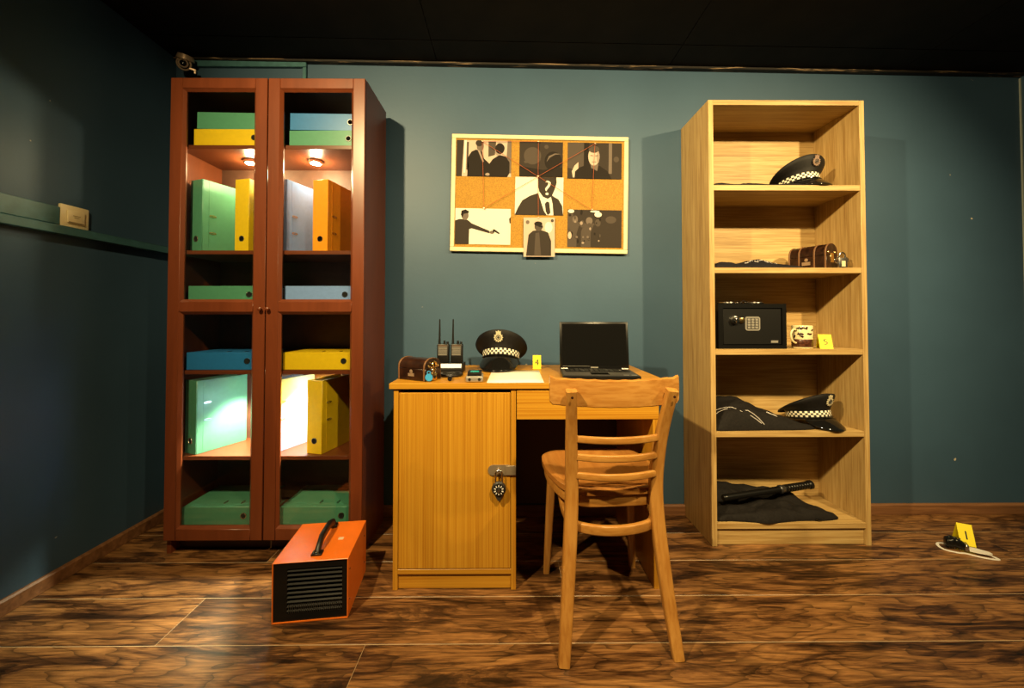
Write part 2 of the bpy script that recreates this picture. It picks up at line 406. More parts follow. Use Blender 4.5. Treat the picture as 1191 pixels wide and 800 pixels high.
# ceiling: falls a little towards the right
CS = 0.0139
ce = struct(B().box(-2.3, 2.3, -1.85, 1.85, 0.012, 0.05).obj('ceiling', 'ceiling_gap', smooth=False))
ce.location = (0.475, -1.8, 2.272); ce.rotation_euler = (0, math.atan(CS), 0)
xs = [-2.2, -1.544 - .475, -0.364 - .475, 0.816 - .475, 1.996 - .475, 2.2]
ys = [1.82, 1.624, 0.424, -0.776, -1.82]
for i in range(5):
    for j in range(4):
        hx, hy = (xs[i + 1] - xs[i]) / 2 - 0.0015, (ys[j] - ys[j + 1]) / 2 - 0.002
        B().box(-hx, hx, -hy, hy, 0, 0.012, 0.001).obj('ceiling_panel', 'ceiling_black', ce, ((xs[i] + xs[i + 1]) / 2, (ys[j] + ys[j + 1]) / 2, 0), smooth=False)
t = struct(B().box(-2.16, 2.16, -0.028, 0, -0.012, 0.0, 0.002).obj('trim_1', 'trim_paint', smooth=False))
t.location = (0.475, 0, 2.268); t.rotation_euler = (0, math.atan(CS), 0)
struct(B().prism([(0, 0.001), (-0.014, 0.001), (-0.014, 0.045), (-0.008, 0.052), (0, 0.052)], XL, XR, 'X').obj('baseboard_back', 'skirting_wood', smooth=False))
struct(B().prism([(XL, 0.001), (XL + 0.014, 0.001), (XL + 0.014, 0.045), (XL + 0.008, 0.052), (XL, 0.052)], YF, -0.014, 'Y').obj('baseboard_left', 'skirting_wood', smooth=False))

# surface cable trunking on the back wall above the cabinet
t = thing('cable_trunking', 'teal painted cable duct along the ceiling edge above the glass cabinet', 'cable duct', (-1.32, 0, 2.2))
B().box(-0.29, 0.295, -0.018, 0, 0.055, 0.087, 0.002).obj('duct', 'teal_trunking', t)
B().box(0.277, 0.295, -0.017, 0, -0.35, 0.054, 0.002).obj('duct_drop', 'teal_trunking', t)
# left wall: long rail, wider duct that ends at the switch, and the switch
t = thing('wall_rail', 'dark teal cable rail running the length of the dark wall below the switch', 'cable duct', (XL, -0.9, 1.3))
B().box(0, 0.026, -1.9, 0.895, 0.0, 0.034, 0.003).obj('rail', 'teal_trunking', t)
tag(B().box(XL, XL + 0.012, -2.6, -0.517, 1.337, 1.404, 0.002).obj('wide_cable_duct', 'teal_trunking'), 'flat wide teal cable duct leading up to the cream wall switch', 'cable duct')
t = thing('light_switch', 'cream square wall switch at the end of a teal cable duct', 'switch', (XL, -0.465, 1.376))
B().box(0, 0.012, -0.051, 0.051, -0.043, 0.043, 0.004, 2).obj('plate', 'cream_plastic', t)
rk = B().box(0.012, 0.018, -0.031, 0.031, -0.025, 0.025, 0.003, 2).obj('rocker', 'cream_plastic', t)
B().box(0.018, 0.0186, -0.013, 0.013, 0.003, 0.0055).box(0.018, 0.0186, -0.009, 0.009, -0.004, -0.002).box(0.018, 0.0186, -0.028, 0.028, -0.022, -0.0205).obj('arrow_mark', 'cream_line', rk)
# security camera in the corner
t = thing('security_camera', 'small bronze dome security camera in the ceiling corner', 'camera', (-1.598, -0.060, 2.242), (R(18), R(8), R(28))); t.scale = (0.72,) * 3
B().lathe([(0.02, 0.055), (0.045, 0.05), (0.05, 0.03), (0.052, 0.02), (0.045, 0.015)], 28).obj('mount', 'bronze', t)
B().lathe([(0.001, -0.045), (0.02, -0.04), (0.036, -0.024), (0.042, 0), (0.036, 0.024), (0.02, 0.04)], 28).obj('eyeball', 'gunmetal', t)
B().torus((0, -0.024, -0.008), 0.038, 0.006, 'Y').torus((0, -0.040, -0.008), 0.024, 0.005, 'Y').obj('lens_ring', 'bronze', t)
B().lathe([(0.022, -0.040), (0.018, -0.044), (0.001, -0.047)], 20, (0, 0, -0.008), 'Y').obj('lens', 'black_gloss', t)
B().box(0.03, 0.072, -0.035, -0.018, -0.034, -0.018, 0.004).box(0.058, 0.072, -0.035, -0.02, -0.05, -0.03, 0.003).obj('bracket', 'bronze', t)

# ================================================================== GLASS CABINET
CX0, CX1, CYB, CYF, CH = -1.434, -0.612, -0.044, -0.312, 2.009
cab = thing('glass_cabinet', 'tall reddish brown cabinet with two glazed doors and binders inside', 'cabinet', ((CX0 + CX1) / 2, -0.18, 0))
ox, oy = -(CX0 + CX1) / 2, 0.18
def cbox(b, x0, x1, y0, y1, z0, z1, bev=0): return b.box(x0 + ox, x1 + ox, y0 + oy, y1 + oy, z0, z1, bev)
for a in (CX0, CX1 - 0.018):
    poly = [(CYB + oy, 0.0), (CYB + oy, CH), (CYF + oy, CH), (CYF + oy, 0.0)]
    B().prism(poly, a + ox, a + 0.018 + ox, 'X').obj('side_panel', 'cherry', cab)
cbox(B(), CX0 + .018, CX1 - .018, CYF, CYB, CH - 0.02, CH).obj('top_panel', 'cherry_x', cab)
cbox(B(), CX0 + .018, CX1 - .018, CYB - 0.006, CYB, 0.06, CH - .02).obj('back_panel', 'cabinet_back', cab)
cbox(B(), CX0 + .018, CX1 - .018, -0.268, -0.252, 0.0, 0.085).obj('plinth', 'laminate_dark', cab)
SH = [1.731, 1.276, 1.050, 0.764, 0.402, 0.107]
for z in SH: cbox(B(), CX0 + .018, CX1 - .018, CYF + 0.008, CYB - .006, z - 0.017, z, 0.001).obj('shelf', 'cherry_x', cab)
ST = 0.050
for k, (x0, x1) in enumerate(((CX0, -1.0255), (-1.0215, CX1))):
    d0, d1, zb, zt = CYF - 0.0205, CYF - 0.0005, 0.063, CH - 0.002
    door = B()
    def rail(b, xa, xb, za, zb_): cbox(b, xa, xb, d0, d1, za, zb_, 0.002)
    b = B(); rail(b, x0, x0 + ST, zb, zt); rail(b, x1 - ST, x1, zb, zt)
    for za, zc in ((zt - 0.045, zt), (1.012, 1.056), (zb, zb + 0.047)): rail(b, x0 + ST, x1 - ST, za, zc)
    dr = b.obj('door', 'cherry', cab)
    # sloping glazing bead round each opening
    for za, zc in ((1.056, zt - 0.045), (zb + 0.047, 1.012)):
        xa, xb = x0 + ST, x1 - ST
        b = B(); m_ = 0.010
        for quad in ([(xa, za), (xb, za), (xb - m_, za + m_), (xa + m_, za + m_)], [(xa, zc), (xb, zc), (xb - m_, zc - m_), (xa + m_, zc - m_)],
                     [(xa, za), (xa, zc), (xa + m_, zc - m_), (xa + m_, za + m_)], [(xb, za), (xb, zc), (xb - m_, zc - m_), (xb - m_, za + m_)]):
            dep = [d0 + 0.002, d0 + 0.002, d0 + 0.012, d0 + 0.012]
            V = [b.bm.verts.new((p[0] + ox, dd + oy, p[1])) for p, dd in zip(quad, dep)]
            W = [b.bm.verts.new((p[0] + ox, d1 - 0.001 + oy, p[1])) for p in quad]
            b._f(V); b._f(W[::-1])
            for i in range(4): b._f([V[i], V[(i + 1) % 4], W[(i + 1) % 4], W[i]])
        b.obj('glazing_bead', 'cherry', dr, smooth=False)
        cbox(B(), xa + 0.006, xb - 0.006, d0 + 0.0125, d0 + 0.0135, za + 0.006, zc - 0.006).obj('glass_pane', 'pane_glass', dr, smooth=False)
    kx = (x1 - 0.014) if k == 0 else (x0 + 0.014)
    B().lathe([(0.005, d0 + oy + .001), (0.004, d0 + oy - 0.008), (0.008, d0 + oy - 0.013), (0.008, d0 + oy - 0.018), (0.004, d0 + oy - 0.021)], 16, (kx + ox, 0, 1.025), 'Y').obj('knob', 'cherry', dr)
# puck lamps under two of the shelves
def puck(x, y, z, watts, col, label, cone=106):
    t = thing('puck_lamp', label, 'lamp', (x, y, z))
    B().lathe([(0.031, 0), (0.031, -0.010), (0.027, -0.013), (0.024, -0.013), (0.024, -0.006), (0.001, -0.006)], 28).obj('housing', 'chrome', t)
    B().lathe([(0.0235, -0.0065), (0.0235, -0.011), (0.016, -0.0135), (0.001, -0.0145)], 28).obj('diffuser', 'lamp_lens', t)
    d = bpy.data.lights.new('puck_light', 'SPOT' if cone else 'POINT'); d.energy = watts; d.color = col; d.shadow_soft_size = 0.018
    if cone: d.spot_size = R(cone); d.spot_blend = 0.5
    l = bpy.data.objects.new('puck_light', d); COL.objects.link(l); l.parent = t; l.location = (0, 0, -0.034)
puck(-1.194, -0.173, SH[0] - 0.0175, 5.5, (1, 0.80, 0.42), 'round puck lamp shining between green and yellow upright binders', 0)
puck(-0.896, -0.173, SH[0] - 0.0175, 5.5, (1, 0.80, 0.45), 'round puck lamp above the pale blue upright binder', 0)
puck(-1.150, -0.173, SH[3] - 0.0175, 60, (1, 0.86, 0.55), 'puck lamp under the shelf of the flat blue binder')
puck(-0.880, -0.173, SH[3] - 0.0175, 60, (1, 0.86, 0.55), 'puck lamp under the shelf of the flat yellow binder')

# ---- binders: spine faces -Y, lever slots on the +X cover
BW, BD, BH = 0.074, 0.221, 0.315
def binder_meshes(slot_z):
    b = B(); th = 0.003
    b.box(-BW / 2, BW / 2, 0, th, 0, BH, 0.001)
    b.box(BW / 2 - th, BW / 2, th, BD, 0, BH, 0.001); b.box(-BW / 2, -BW / 2 + th, th, BD, 0, BH, 0.001)
    cover = b.mesh('binder_cover')
    ring = B().torus((0, 0, 0.055), 0.0115, 0.0022, 'Y', 22, 6).mesh('finger_ring')
    hole = B().lathe([(0.0105, -0.0008), (0.001, -0.0008)], 20, (0, 0, 0.055), 'Y').mesh('finger_hole')
    slots = []
    for z in slot_z:
        q = [Vector((BW / 2 + 0.0005, 0.045 + 0.014 * cos(a), z + 0.0035 * sin(a))) for a in [2 * pi * i / 20 for i in range(20)]]
        slots.append(B().tube(q, 0.0016, 6, True, None, (1, 0, 0)).mesh('lever_slot'))
    crease = B().box(BW / 2, BW / 2 + 0.0006, 0.028, 0.0295, 0.002, BH - 0.002).mesh('crease')
    pages = B().box(-BW / 2 + 0.004, BW / 2 - 0.004, 0.03, BD - 0.02, 0.006, BH - 0.012).mesh('pages')
    ring.materials.append(M('chrome')); hole.materials.append(M('hole')); pages.materials.append(M('card_dark'))
    for s_ in slots: s_.materials.append(M('chrome'))
    return cover, ring, hole, slots, crease, pages
BM = {k: binder_meshes(v) for k, v in {'a': (0.085, 0.160), 'b': (0.140, 0.215)}.items()}
CV = {}
def binder(colour, loc, rot, label, group, kind='a'):
    cover, ring, hole, slots, crease, pages = BM[kind]
    if (colour, kind) not in CV:
        c = cover.copy(); c.materials.append(M('binder_' + colour)); d = crease.copy(); d.materials.append(M('binder_' + colour)); CV[(colour, kind)] = (c, d)
    c, d = CV[(colour, kind)]
    t = thing('ring_binder', label, 'binder', loc, rot, group)
    cv = inst(c, 'cover', t); inst(d, 'crease', cv)
    inst(ring, 'finger_ring', t); inst(hole, 'finger_hole', t)
    for s_ in slots: inst(s_, 'lever_slot', t)
    inst(pages, 'pages', t)
    return t
FL = 'binders lying flat in the glass cabinet'; UP = 'binders standing upright in the glass cabinet'
def flat(colour, xr, z, label, yaw=0, yf=-0.292):
    binder(colour, (xr, yf, z + BW / 2 + 0.001), (0, -pi / 2, yaw), label, FL, 'a')
flat('yellow', -1.050, SH[0], 'yellow binder lying flat under a green one on the top shelf')
flat('green', -1.038, SH[0] + BW + 0.001, 'green binder lying flat on a yellow one on the top shelf', 0.03, -0.282)
flat('green', -0.645, SH[0], 'green binder lying flat under a blue one on the top shelf', -0.02, -0.286)
flat('blue', -0.640, SH[0] + BW + 0.001, 'blue binder lying flat on a green one on the top shelf', 0.02, -0.278)
flat('green', -1.063, SH[2], 'green binder lying flat alone at the height of the door knobs')
flat('pale_blue', -0.652, SH[2], 'pale blue binder lying flat alone at the height of the door knobs')
flat('blue', -1.068, SH[3], 'bright blue binder lying flat above the white lit upright binder shelf')
flat('yellow', -0.655, SH[3], 'yellow binder lying flat alone on the shelf below the door knobs')
flat('green', -1.075, SH[5], 'green binder lying flat on the cabinet floor beside the dark wall')
flat('green', -0.660, SH[5], 'green binder lying flat on the cabinet floor behind the orange heater')
def upright(colour, xc, yc, z, deg, label, kind):
    # xc, yc: the corner where the spine meets the visible cover
    a = R(deg); l = Vector((xc, yc, z + 0.0005)) - Matrix.Rotation(a, 3, 'Z') @ Vector((BW / 2, 0, 0))
    binder(colour, l, (0, 0, a), label, UP, kind)
upright('green', -1.330, -0.285, SH[1], -20, 'green upright binder on the upper lit shelf', 'a')
upright('yellow', -1.125, -0.290, SH[1], -14, 'yellow upright binder next to the green one on the upper lit shelf', 'a')
upright('pale_blue', -0.965, -0.285, SH[1], -16, 'pale blue upright binder on the upper lit shelf', 'a')
upright('orange', -0.787, -0.285, SH[1], -12, 'orange upright binder next to the pale blue one on the upper lit shelf', 'a')
upright('green', -1.338, -0.290, SH[4], -22, 'green upright binder on the lower brightly lit shelf', 'b')
upright('pale_blue', -1.012, -0.285, SH[4], -20, 'pale blue upright binder bleached white by the lamp on the lower lit shelf', 'b')
upright('yellow', -0.802, -0.290, SH[4], -14, 'yellow upright binder on the lower brightly lit shelf', 'b')

# ================================================================== BOOKCASE
KX0, KX1, KYF, KYB, KH = 0.880, 1.5735, -0.2787, -0.002, 1.9506
bk = thing('bookcase', 'tall open light oak bookcase holding police caps, a safe and dark clothes', 'bookcase', ((KX0 + KX1) / 2, -0.14, 0))
kx, ky = -(KX0 + KX1) / 2, 0.14
def kbox(x0, x1, y0, y1, z0, z1, bev=0.0008): return B().box(x0 + kx, x1 + kx, y0 + ky, y1 + ky, z0, z1, bev)
kbox(KX0, KX0 + .022, KYF, KYB, 0, KH).obj('side_panel', 'oak_z', bk, smooth=False)
kbox(KX1 - .022, KX1, KYF, KYB, 0, KH).obj('side_panel', 'oak_z', bk, smooth=False)
kbox(KX0 + .022, KX1 - .022, KYF, KYB, KH - .022, KH).obj('top_panel', 'oak_x', bk, smooth=False)
KS = [1.573, 1.208, 0.850, 0.492, 0.097]
kbox(KX0 + .022, KX1 - .022, KYB - .012, KYB, KS[4], KH - .022).obj('back_panel', 'oak_x', bk, smooth=False)
for z in KS: kbox(KX0 + .022, KX1 - .022, KYF + .002, KYB - .012, z - 0.024, z).obj('shelf', 'oak_x', bk, smooth=False)
kbox(KX0 + .022, KX1 - .022, KYF + .012, KYF + .03, 0.001, KS[4] - .026).obj('kick_board', 'oak_x', bk, smooth=False)

# ================================================================== DESK
dk = thing('desk', 'small laminate writing desk with one padlocked cupboard door and a drawer', 'desk', (0.07, -0.28, 0))
dx_, dy_ = -0.07, 0.28
def dbox(x0, x1, y0, y1, z0, z1, bev=0.001): return B().box(x0 + dx_, x1 + dx_, y0 + dy_, y1 + dy_, z0, z1, bev)
DYF = -0.549
dbox(-0.437, 0.604, DYF - 0.004, -0.012, 0.728, 0.750, 0.002).obj('desktop', 'laminate_x', dk, smooth=False)
dbox(-0.422, -0.404, DYF + 0.004, -0.03, 0, 0.728).obj('side_panel', 'laminate_z', dk, smooth=False)
dbox(0.008, 0.026, DYF + 0.004, -0.03, 0, 0.728).obj('side_panel', 'laminate_z', dk, smooth=False)
dbox(0.530, 0.549, DYF + 0.004, -0.03, 0, 0.728).obj('side_panel', 'laminate_z', dk, smooth=False)
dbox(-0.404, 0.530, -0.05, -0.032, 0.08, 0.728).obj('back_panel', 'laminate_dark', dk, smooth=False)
dbox(-0.404, 0.008, DYF + 0.004, -0.05, 0.057, 0.075).obj('bottom_rail', 'laminate_x', dk, smooth=False)
dbox(-0.404, 0.008, DYF + 0.012, DYF + 0.028, 0.002, 0.054).obj('kick_board', 'laminate_x', dk, smooth=False)
dd = dbox(-0.402, 0.006, DYF + 0.003, DYF + 0.021, 0.078, 0.714, 0.0015).obj('door', 'laminate_z', dk, smooth=False)
dbox(0.029, 0.552, DYF + 0.002, DYF + 0.02, 0.616, 0.722, 0.0015).obj('drawer', 'laminate_x', dk, smooth=False)
# hasp fixed to the door and frame
b = B()
b.prism([(q[0] - 0.030 + dx_, q[1] + 0.433) for q in rrect(0.092, 0.038, 0.018, 5)], DYF + 0.003 + dy_, DYF - 0.001 + dy_, 'Y')
b.box(-0.012 + dx_, 0.026 + dx_, DYF - 0.004 + dy_, DYF + 0.003 + dy_, 0.416, 0.450, 0.001)
plain('hasp_steel', (0.30, 0.24, 0.17), 0.35, 0.5)
hp = b.obj('hasp', 'hasp_steel', dk)
B().torus((-0.038 + dx_, DYF - 0.004 + dy_, 0.433), 0.009, 0.003, 'X', 20, 8).obj('staple', 'chrome', hp)
# combination padlock hanging on it
t = thing('combination_padlock', 'round black dial combination padlock hanging on the desk door', 'padlock', (-0.036, DYF - 0.013, 0.372))
B().lathe([(0.001, 0.008), (0.022, 0.008), (0.026, 0.004), (0.026, -0.004), (0.022, -0.009), (0.001, -0.009)], 32, (0, 0, 0), 'Y').prism([(-0.017, -0.018), (0.017, -0.018), (0.004, -0.042), (-0.004, -0.042)], -0.004, 0.004, 'Y').obj('body', 'gunmetal', t)
B().lathe([(0.019, -0.009), (0.019, -0.012), (0.001, -0.012)], 28, (0, 0, 0), 'Y').obj('dial', 'black_gloss', t)
for k in range(10):
    a = 2 * pi * k / 10
    B().box(-0.0018, 0.0018, -0.0128, -0.0120, 0.011, 0.0175, mtx=Matrix.Rotation(a, 4, 'Y')).obj('dial_mark', 'white_plastic', t)
B().lathe([(0.007, -0.012), (0.006, -0.018), (0.001, -0.0185)], 18, (0, 0, 0), 'Y').obj('dial_knob', 'steel', t)
B().tube([(-0.012, 0, 0.02), (-0.012, 0, 0.05)] + [(0.012 * cos(a), 0, 0.052 + 0.012 * sin(a)) for a in [pi - pi * i / 10 for i in range(11)]] + [(0.012, 0, 0.05), (0.012, 0, 0.02)], 0.0035, 10, up=(0, 1, 0)).obj('shackle', 'chrome', t)

# ================================================================== CHAIR
ch = thing('dining_chair', 'bent beech wooden chair with ladder back drawn up to the desk', 'chair', (0.32, -0.63, 0))
cx_, cy_ = -0.32, 0.63
def cpt(L): return [(p[0] + cx_, p[1] + cy_, p[2]) for p in L]
LP = [(0.157, -0.862, 0.0), (0.176, -0.815, 0.2), (0.191, -0.788, 0.43), (0.188, -0.808, 0.60), (0.181, -0.858, 0.780)]
RP = [(0.492, -0.842, 0.0), (0.473, -0.797, 0.2), (0.455, -0.772, 0.43), (0.460, -0.792, 0.60), (0.478, -0.848, 0.780)]
for L_ in (LP, RP):
    pts = cpt(spline(L_, 8)); n = len(pts)
    sc = [0.86 + 0.22 * sin(pi * min(1, i / (n - 1) * 1.15)) for i in range(n)]
    b = B().sweep(pts, rrect(0.037, 0.030, 0.006), (0, 1, 0), scale=sc)
    o = b.obj('rear_leg', 'beech_z', ch)
    tp = pts[-1]
    B().lathe([(0.004, -0.0152), (0.001, -0.0158)], 10, (tp[0], tp[1] - 0.0005, tp[2] - 0.018), 'Y').obj('plug', 'leather_brown', o)
for bx, by, tx, ty in ((0.146, -0.446, 0.168, -0.470), (0.490, -0.412, 0.470, -0.445)):
    B().sweep(cpt([(bx, by, 0), ((bx + tx) / 2, (by + ty) / 2, 0.22), (tx, ty, 0.432)]), rrect(0.030, 0.030, 0.007), (0, 1, 0), scale=[0.8, 1.0, 1.15]).obj('front_leg', 'beech_z', ch)
# dished seat
yaw = R(4.5); sc_ = Vector((0.326, -0.588, 0.004))
def seat_out(k):
    a = 2 * pi * k / 64; c, s_ = cos(a), sin(a)
    e = 0.42
    x = math.copysign(abs(c) ** e, c); y = math.copysign(abs(s_) ** e, s_)
    w_ = 0.197 if y > 0 else 0.197 - 0.035 * (-y)
    return Vector((x * w_, y * 0.186, 0))
rot = Matrix.Rotation(yaw, 3, 'Z')
b = B(); rings = []
for s_, z, in ((0.0, 0.446), (0.3, 0.446), (0.55, 0.448), (0.75, 0.453), (0.88, 0.458), (0.96, 0.460), (1.0, 0.455), (1.0, 0.438), (0.95, 0.432), (0.0, 0.432)):
    if s_ == 0: rings.append([b.bm.verts.new(sc_ + Vector((cx_, cy_, z)))])
    else: rings.append([b.bm.verts.new(rot @ (seat_out(k) * s_) + sc_ + Vector((cx_, cy_, z))) for k in range(64)])
for A, C in zip(rings, rings[1:]):
    for k in range(64):
        k2 = (k + 1) % 64
        if len(A) == 1: b._f([A[0], C[k], C[k2]])
        elif len(C) == 1: b._f([A[k], A[k2], C[0]])
        else: b._f([A[k], A[k2], C[k2], C[k]])
b.obj('seat', 'beech_y', ch, ang=50)
# apron ring under the seat
pts = [rot @ (seat_out(k) * 0.90) + sc_ + Vector((cx_, cy_, 0.416)) for k in range(64)]
B().sweep(pts, rrect(0.022, 0.036, 0.004), closed=True).obj('apron', 'beech_x', ch)
def bowed(x0, y0, x1, y1, z, bow, n=14, dz=0.0):
    out = []
    for i in range(n + 1):
        u = i / n; k = 4 * u * (1 - u)
        out.append((x0 + (x1 - x0) * u, y0 + (y1 - y0) * u - bow * k, z + dz * k))
    return cpt(out)
for z, h in ((0.629, 0.021), (0.573, 0.021), (0.515, 0.021)):
    f = (z - 0.43) / 0.35
    xa, xb = 0.190 - 0.006 * f, 0.457 + 0.014 * f
    ya, yb = -0.790 - 0.05 * f * f - 0.012 * f, -0.774 - 0.05 * f * f - 0.012 * f
    B().sweep(bowed(xa, ya, xb, yb, z, 0.034), rrect(0.012, h, 0.004)).obj('back_slat', 'beech_x', ch)
# bent hoop stretcher: high on the front legs, low round the back
hoop = spline([(0.163, -0.463, 0.405), (0.168, -0.52, 0.408), (0.180, -0.60, 0.375), (0.182, -0.68, 0.356), (0.198, -0.765, 0.352), (0.25, -0.800, 0.352), (0.325, -0.808, 0.352), (0.40, -0.790, 0.352), (0.446, -0.755, 0.352), (0.462, -0.67, 0.356), (0.466, -0.58, 0.375), (0.472, -0.50, 0.408), (0.474, -0.445, 0.405)], 6)
B().sweep(cpt(hoop), rrect(0.016, 0.030, 0.005)).obj('hoop_stretcher', 'beech_x', ch)
# crest rail with a lightly scalloped edge
b = B(); n = 48; cols = []
for i in range(n + 1):
    u = i / n; x = 0.123 + (0.516 - 0.123) * u; k = 4 * u * (1 - u)
    y = -0.842 + 0.010 * u - 0.036 * k + 0.036
    sc_e = 0.0022 * abs(sin(u * pi * 9))
    top = 0.812 - 0.012 * sin(pi * u) ** 2 * 0.3 + (0.004 if u < 0.03 or u > 0.97 else 0) - sc_e
    bot = 0.728 - 0.004 * k + sc_e * 0.5 + (0.010 if (u < 0.02 or u > 0.98) else 0)
    cols.append([b.bm.verts.new((x + cx_, y + cy_ + d, z)) for d, z in ((-0.008, bot + 0.004), (-0.010, (top + bot) / 2), (-0.008, top - 0.004), (0, top), (0.010, top - 0.004), (0.010, bot + 0.004), (0, bot))])
for A, C in zip(cols, cols[1:]):
    for j in range(7): b._f([A[j], A[(j + 1) % 7], C[(j + 1) % 7], C[j]])
b._f(cols[0]); b._f(cols[-1][::-1])
b.obj('crest_rail', 'beech_x', ch)

# ================================================================== HEATER
ht = thing('fan_heater', 'orange box shaped portable fan heater with black front grille and carrying handle', 'heater', (-0.648, -0.690, 0), (0, 0, R(6.7)))
HW, HD, HH = 0.118, 0.248, 0.195
b = B()
b.box(-HW, HW, 0, HD, HH - 0.003, HH, 0.001).box(-HW, -HW + 0.003, 0, HD, 0.004, HH - 0.003).box(HW - 0.003, HW, 0, HD, 0.004, HH - 0.003).box(-HW, HW, 0, HD, 0.001, 0.004)
b.obj('casing', 'heater_orange', ht, smooth=False)
B().box(-HW + .004, HW - .004, 0.012, HD - 0.01, 0.005, HH - 0.004).obj('inner_box', 'hole', ht)
gr = B().box(-HW + .003, -HW + 0.045, 0.004, 0.012, 0.004, HH - .003).box(HW - 0.02, HW - .003, 0.004, 0.012, 0.004, HH - .003).box(-HW + .045, HW - .02, 0.004, 0.012, HH - 0.024, HH - .003).box(-HW + .045, HW - .02, 0.004, 0.012, 0.004, 0.028).obj('grille', 'black_satin', ht, smooth=False)
for k in range(10):
    z = 0.034 + k * 0.0142
    B().prism([(0.003, z), (0.012, z + 0.006), (0.012, z + 0.0072), (0.003, z + 0.0014)], -HW + .045, HW - .02, 'X').obj('slat', 'black_satin', gr, smooth=False)
for k in range(26):
    x = -HW + 0.05 + k * 0.0064
    B().box(x, x + 0.0016, 0.0015, 0.003, 0.030, 0.060).obj('wire', 'gunmetal', gr, smooth=False)
hd = B().sweep([(0.008, 0.040, HH), (0.008, 0.046, HH + 0.010), (0.008, 0.08, HH + 0.034), (0.008, 0.16, HH + 0.036), (0.008, 0.198, HH + 0.024), (0.008, 0.212, HH + 0.004)], rrect(0.026, 0.016, 0.006), (1, 0, 0)).obj('handle', 'black_plastic', ht)
B().box(-0.009, 0.025, 0.024, 0.052, HH, HH + 0.007, 0.002).box(-0.006, 0.022, 0.200, 0.225, HH, HH + 0.012, 0.003).obj('handle_foot', 'black_satin', hd)
B().lathe([(0.005, 0), (0.004, 0.003), (0.001, 0.0035)], 12, (0.008, 0.032, HH + 0.007)).obj('screw', 'chrome', hd)
B().box(0.050, 0.068, 0.118, 0.134, HH, HH + 0.0006, mtx=None).obj('sticker', 'heater_sticker', ht)
for z in (0.05, 0.15):
    for y in (0.02, 0.22): B().lathe([(0.003, HW), (0.002, HW + 0.0015), (0.0005, HW + 0.0018)], 8, (0, y, z), 'X').obj('screw', 'charcoal', ht)

# ================================================================== CORK BOARD
BT = R(0.95)       # hangs a touch askew
bd = thing('cork_board', 'cork pin board in a pale wooden frame with seven photographs and red strings', 'pin board', (0.155, -0.002, 1.611), (0, BT, 0))
BWd, BHt = 0.872, 0.572
B().box(-BWd / 2 + .01, BWd / 2 - .01, -0.012, -0.001, -BHt / 2 + .01, BHt / 2 - .01).obj('cork_panel', 'cork', bd, smooth=False)
for s_ in (-1, 1):
    B().box(-BWd / 2 - 0.0105, BWd / 2 + 0.0105, -0.019, 0.0, s_ * BHt / 2 - 0.0105, s_ * BHt / 2 + 0.0105, 0.002).obj('frame_rail', 'board_frame', bd)
    B().box(s_ * BWd / 2 - 0.0105, s_ * BWd / 2 + 0.0105, -0.0188, 0.0, -BHt / 2 + 0.0105, BHt / 2 - 0.0105, 0.002).obj('frame_stile', 'board_frame', bd)
def ell(cx, cy, rx, ry, n=22, a0=0, a1=2 * pi): return [(cx + rx * cos(a0 + (a1 - a0) * i / n), cy + ry * sin(a0 + (a1 - a0) * i / n)) for i in range(n)]
def photo(cx, cz, w_, h_, base, layers, label, tilt=0.0, lift=0.0):
    o = thing('photograph', label, 'photograph', (cx, -0.0155 - lift, cz), (0, BT + tilt, 0), 'photographs on the cork board')
    B().box(-w_ / 2, w_ / 2, -0.0006, 0, -h_ / 2, h_ / 2).obj('print_paper', 'print_%d' % base, o, smooth=False)
    for k, (name, g, poly) in enumerate(layers):
        b = B(); d = -0.0006 - 0.00012 * (k + 1)
        pts = [(max(-0.5, min(0.5, p[0] - 0.5)) * w_, max(-0.5, min(0.5, p[1] - 0.5)) * h_) for p in poly]
        b._f([b.bm.verts.new((p[0], d, p[1])) for p in pts]); bmesh.ops.triangulate(b.bm, faces=b.bm.faces[:])
        b.obj(name, 'print_%d' % g, o, smooth=False)
    return o
photo(-0.126, 1.791, 0.276, 0.184, 6, [
    ('backdrop', 2, [(0, 0), (0.10, 0), (0.13, 1), (0, 1)]), ('backdrop', 7, [(0.13, 0.1), (0.16, 0.1), (0.18, 1), (0.14, 1)]), ('backdrop', 3, [(0.18, 0.18), (0.21, 0.18), (0.22, 0.95), (0.185, 0.95)]),
    ('backdrop', 3, [(0.58, 0.55), (0.70, 0.6), (0.72, 0.98), (0.58, 0.98)]), ('backdrop', 4, [(0.9, 0.1), (1, 0.1), (1, 1), (0.93, 1)]),
    ('figure', 1, [(0.20, 0), (0.22, 0.3), (0.20, 0.5), (0.27, 0.68), (0.35, 0.74), (0.46, 0.70), (0.5, 0.5), (0.6, 0.36), (0.62, 0.25), (0.55, 0.0)]),
    ('figure', 4, ell(0.43, 0.84, 0.065, 0.15)), ('figure', 2, ell(0.41, 0.92, 0.065, 0.09)), ('figure', 5, [(0.38, 0.74), (0.43, 0.7), (0.50, 0.42), (0.48, 0.38)]),
    ('figure', 1, [(0.55, 0), (0.6, 0.35), (0.66, 0.48), (0.78, 0.60), (0.9, 0.56), (0.97, 0.40), (0.97, 0.1), (0.93, 0)]),
    ('figure', 5, ell(0.76, 0.70, 0.06, 0.12)), ('figure', 1, ell(0.79, 0.78, 0.085, 0.15)), ('figure', 5, ell(0.57, 0.06, 0.04, 0.04))],
    'photograph of two people in dark suits shaking hands')
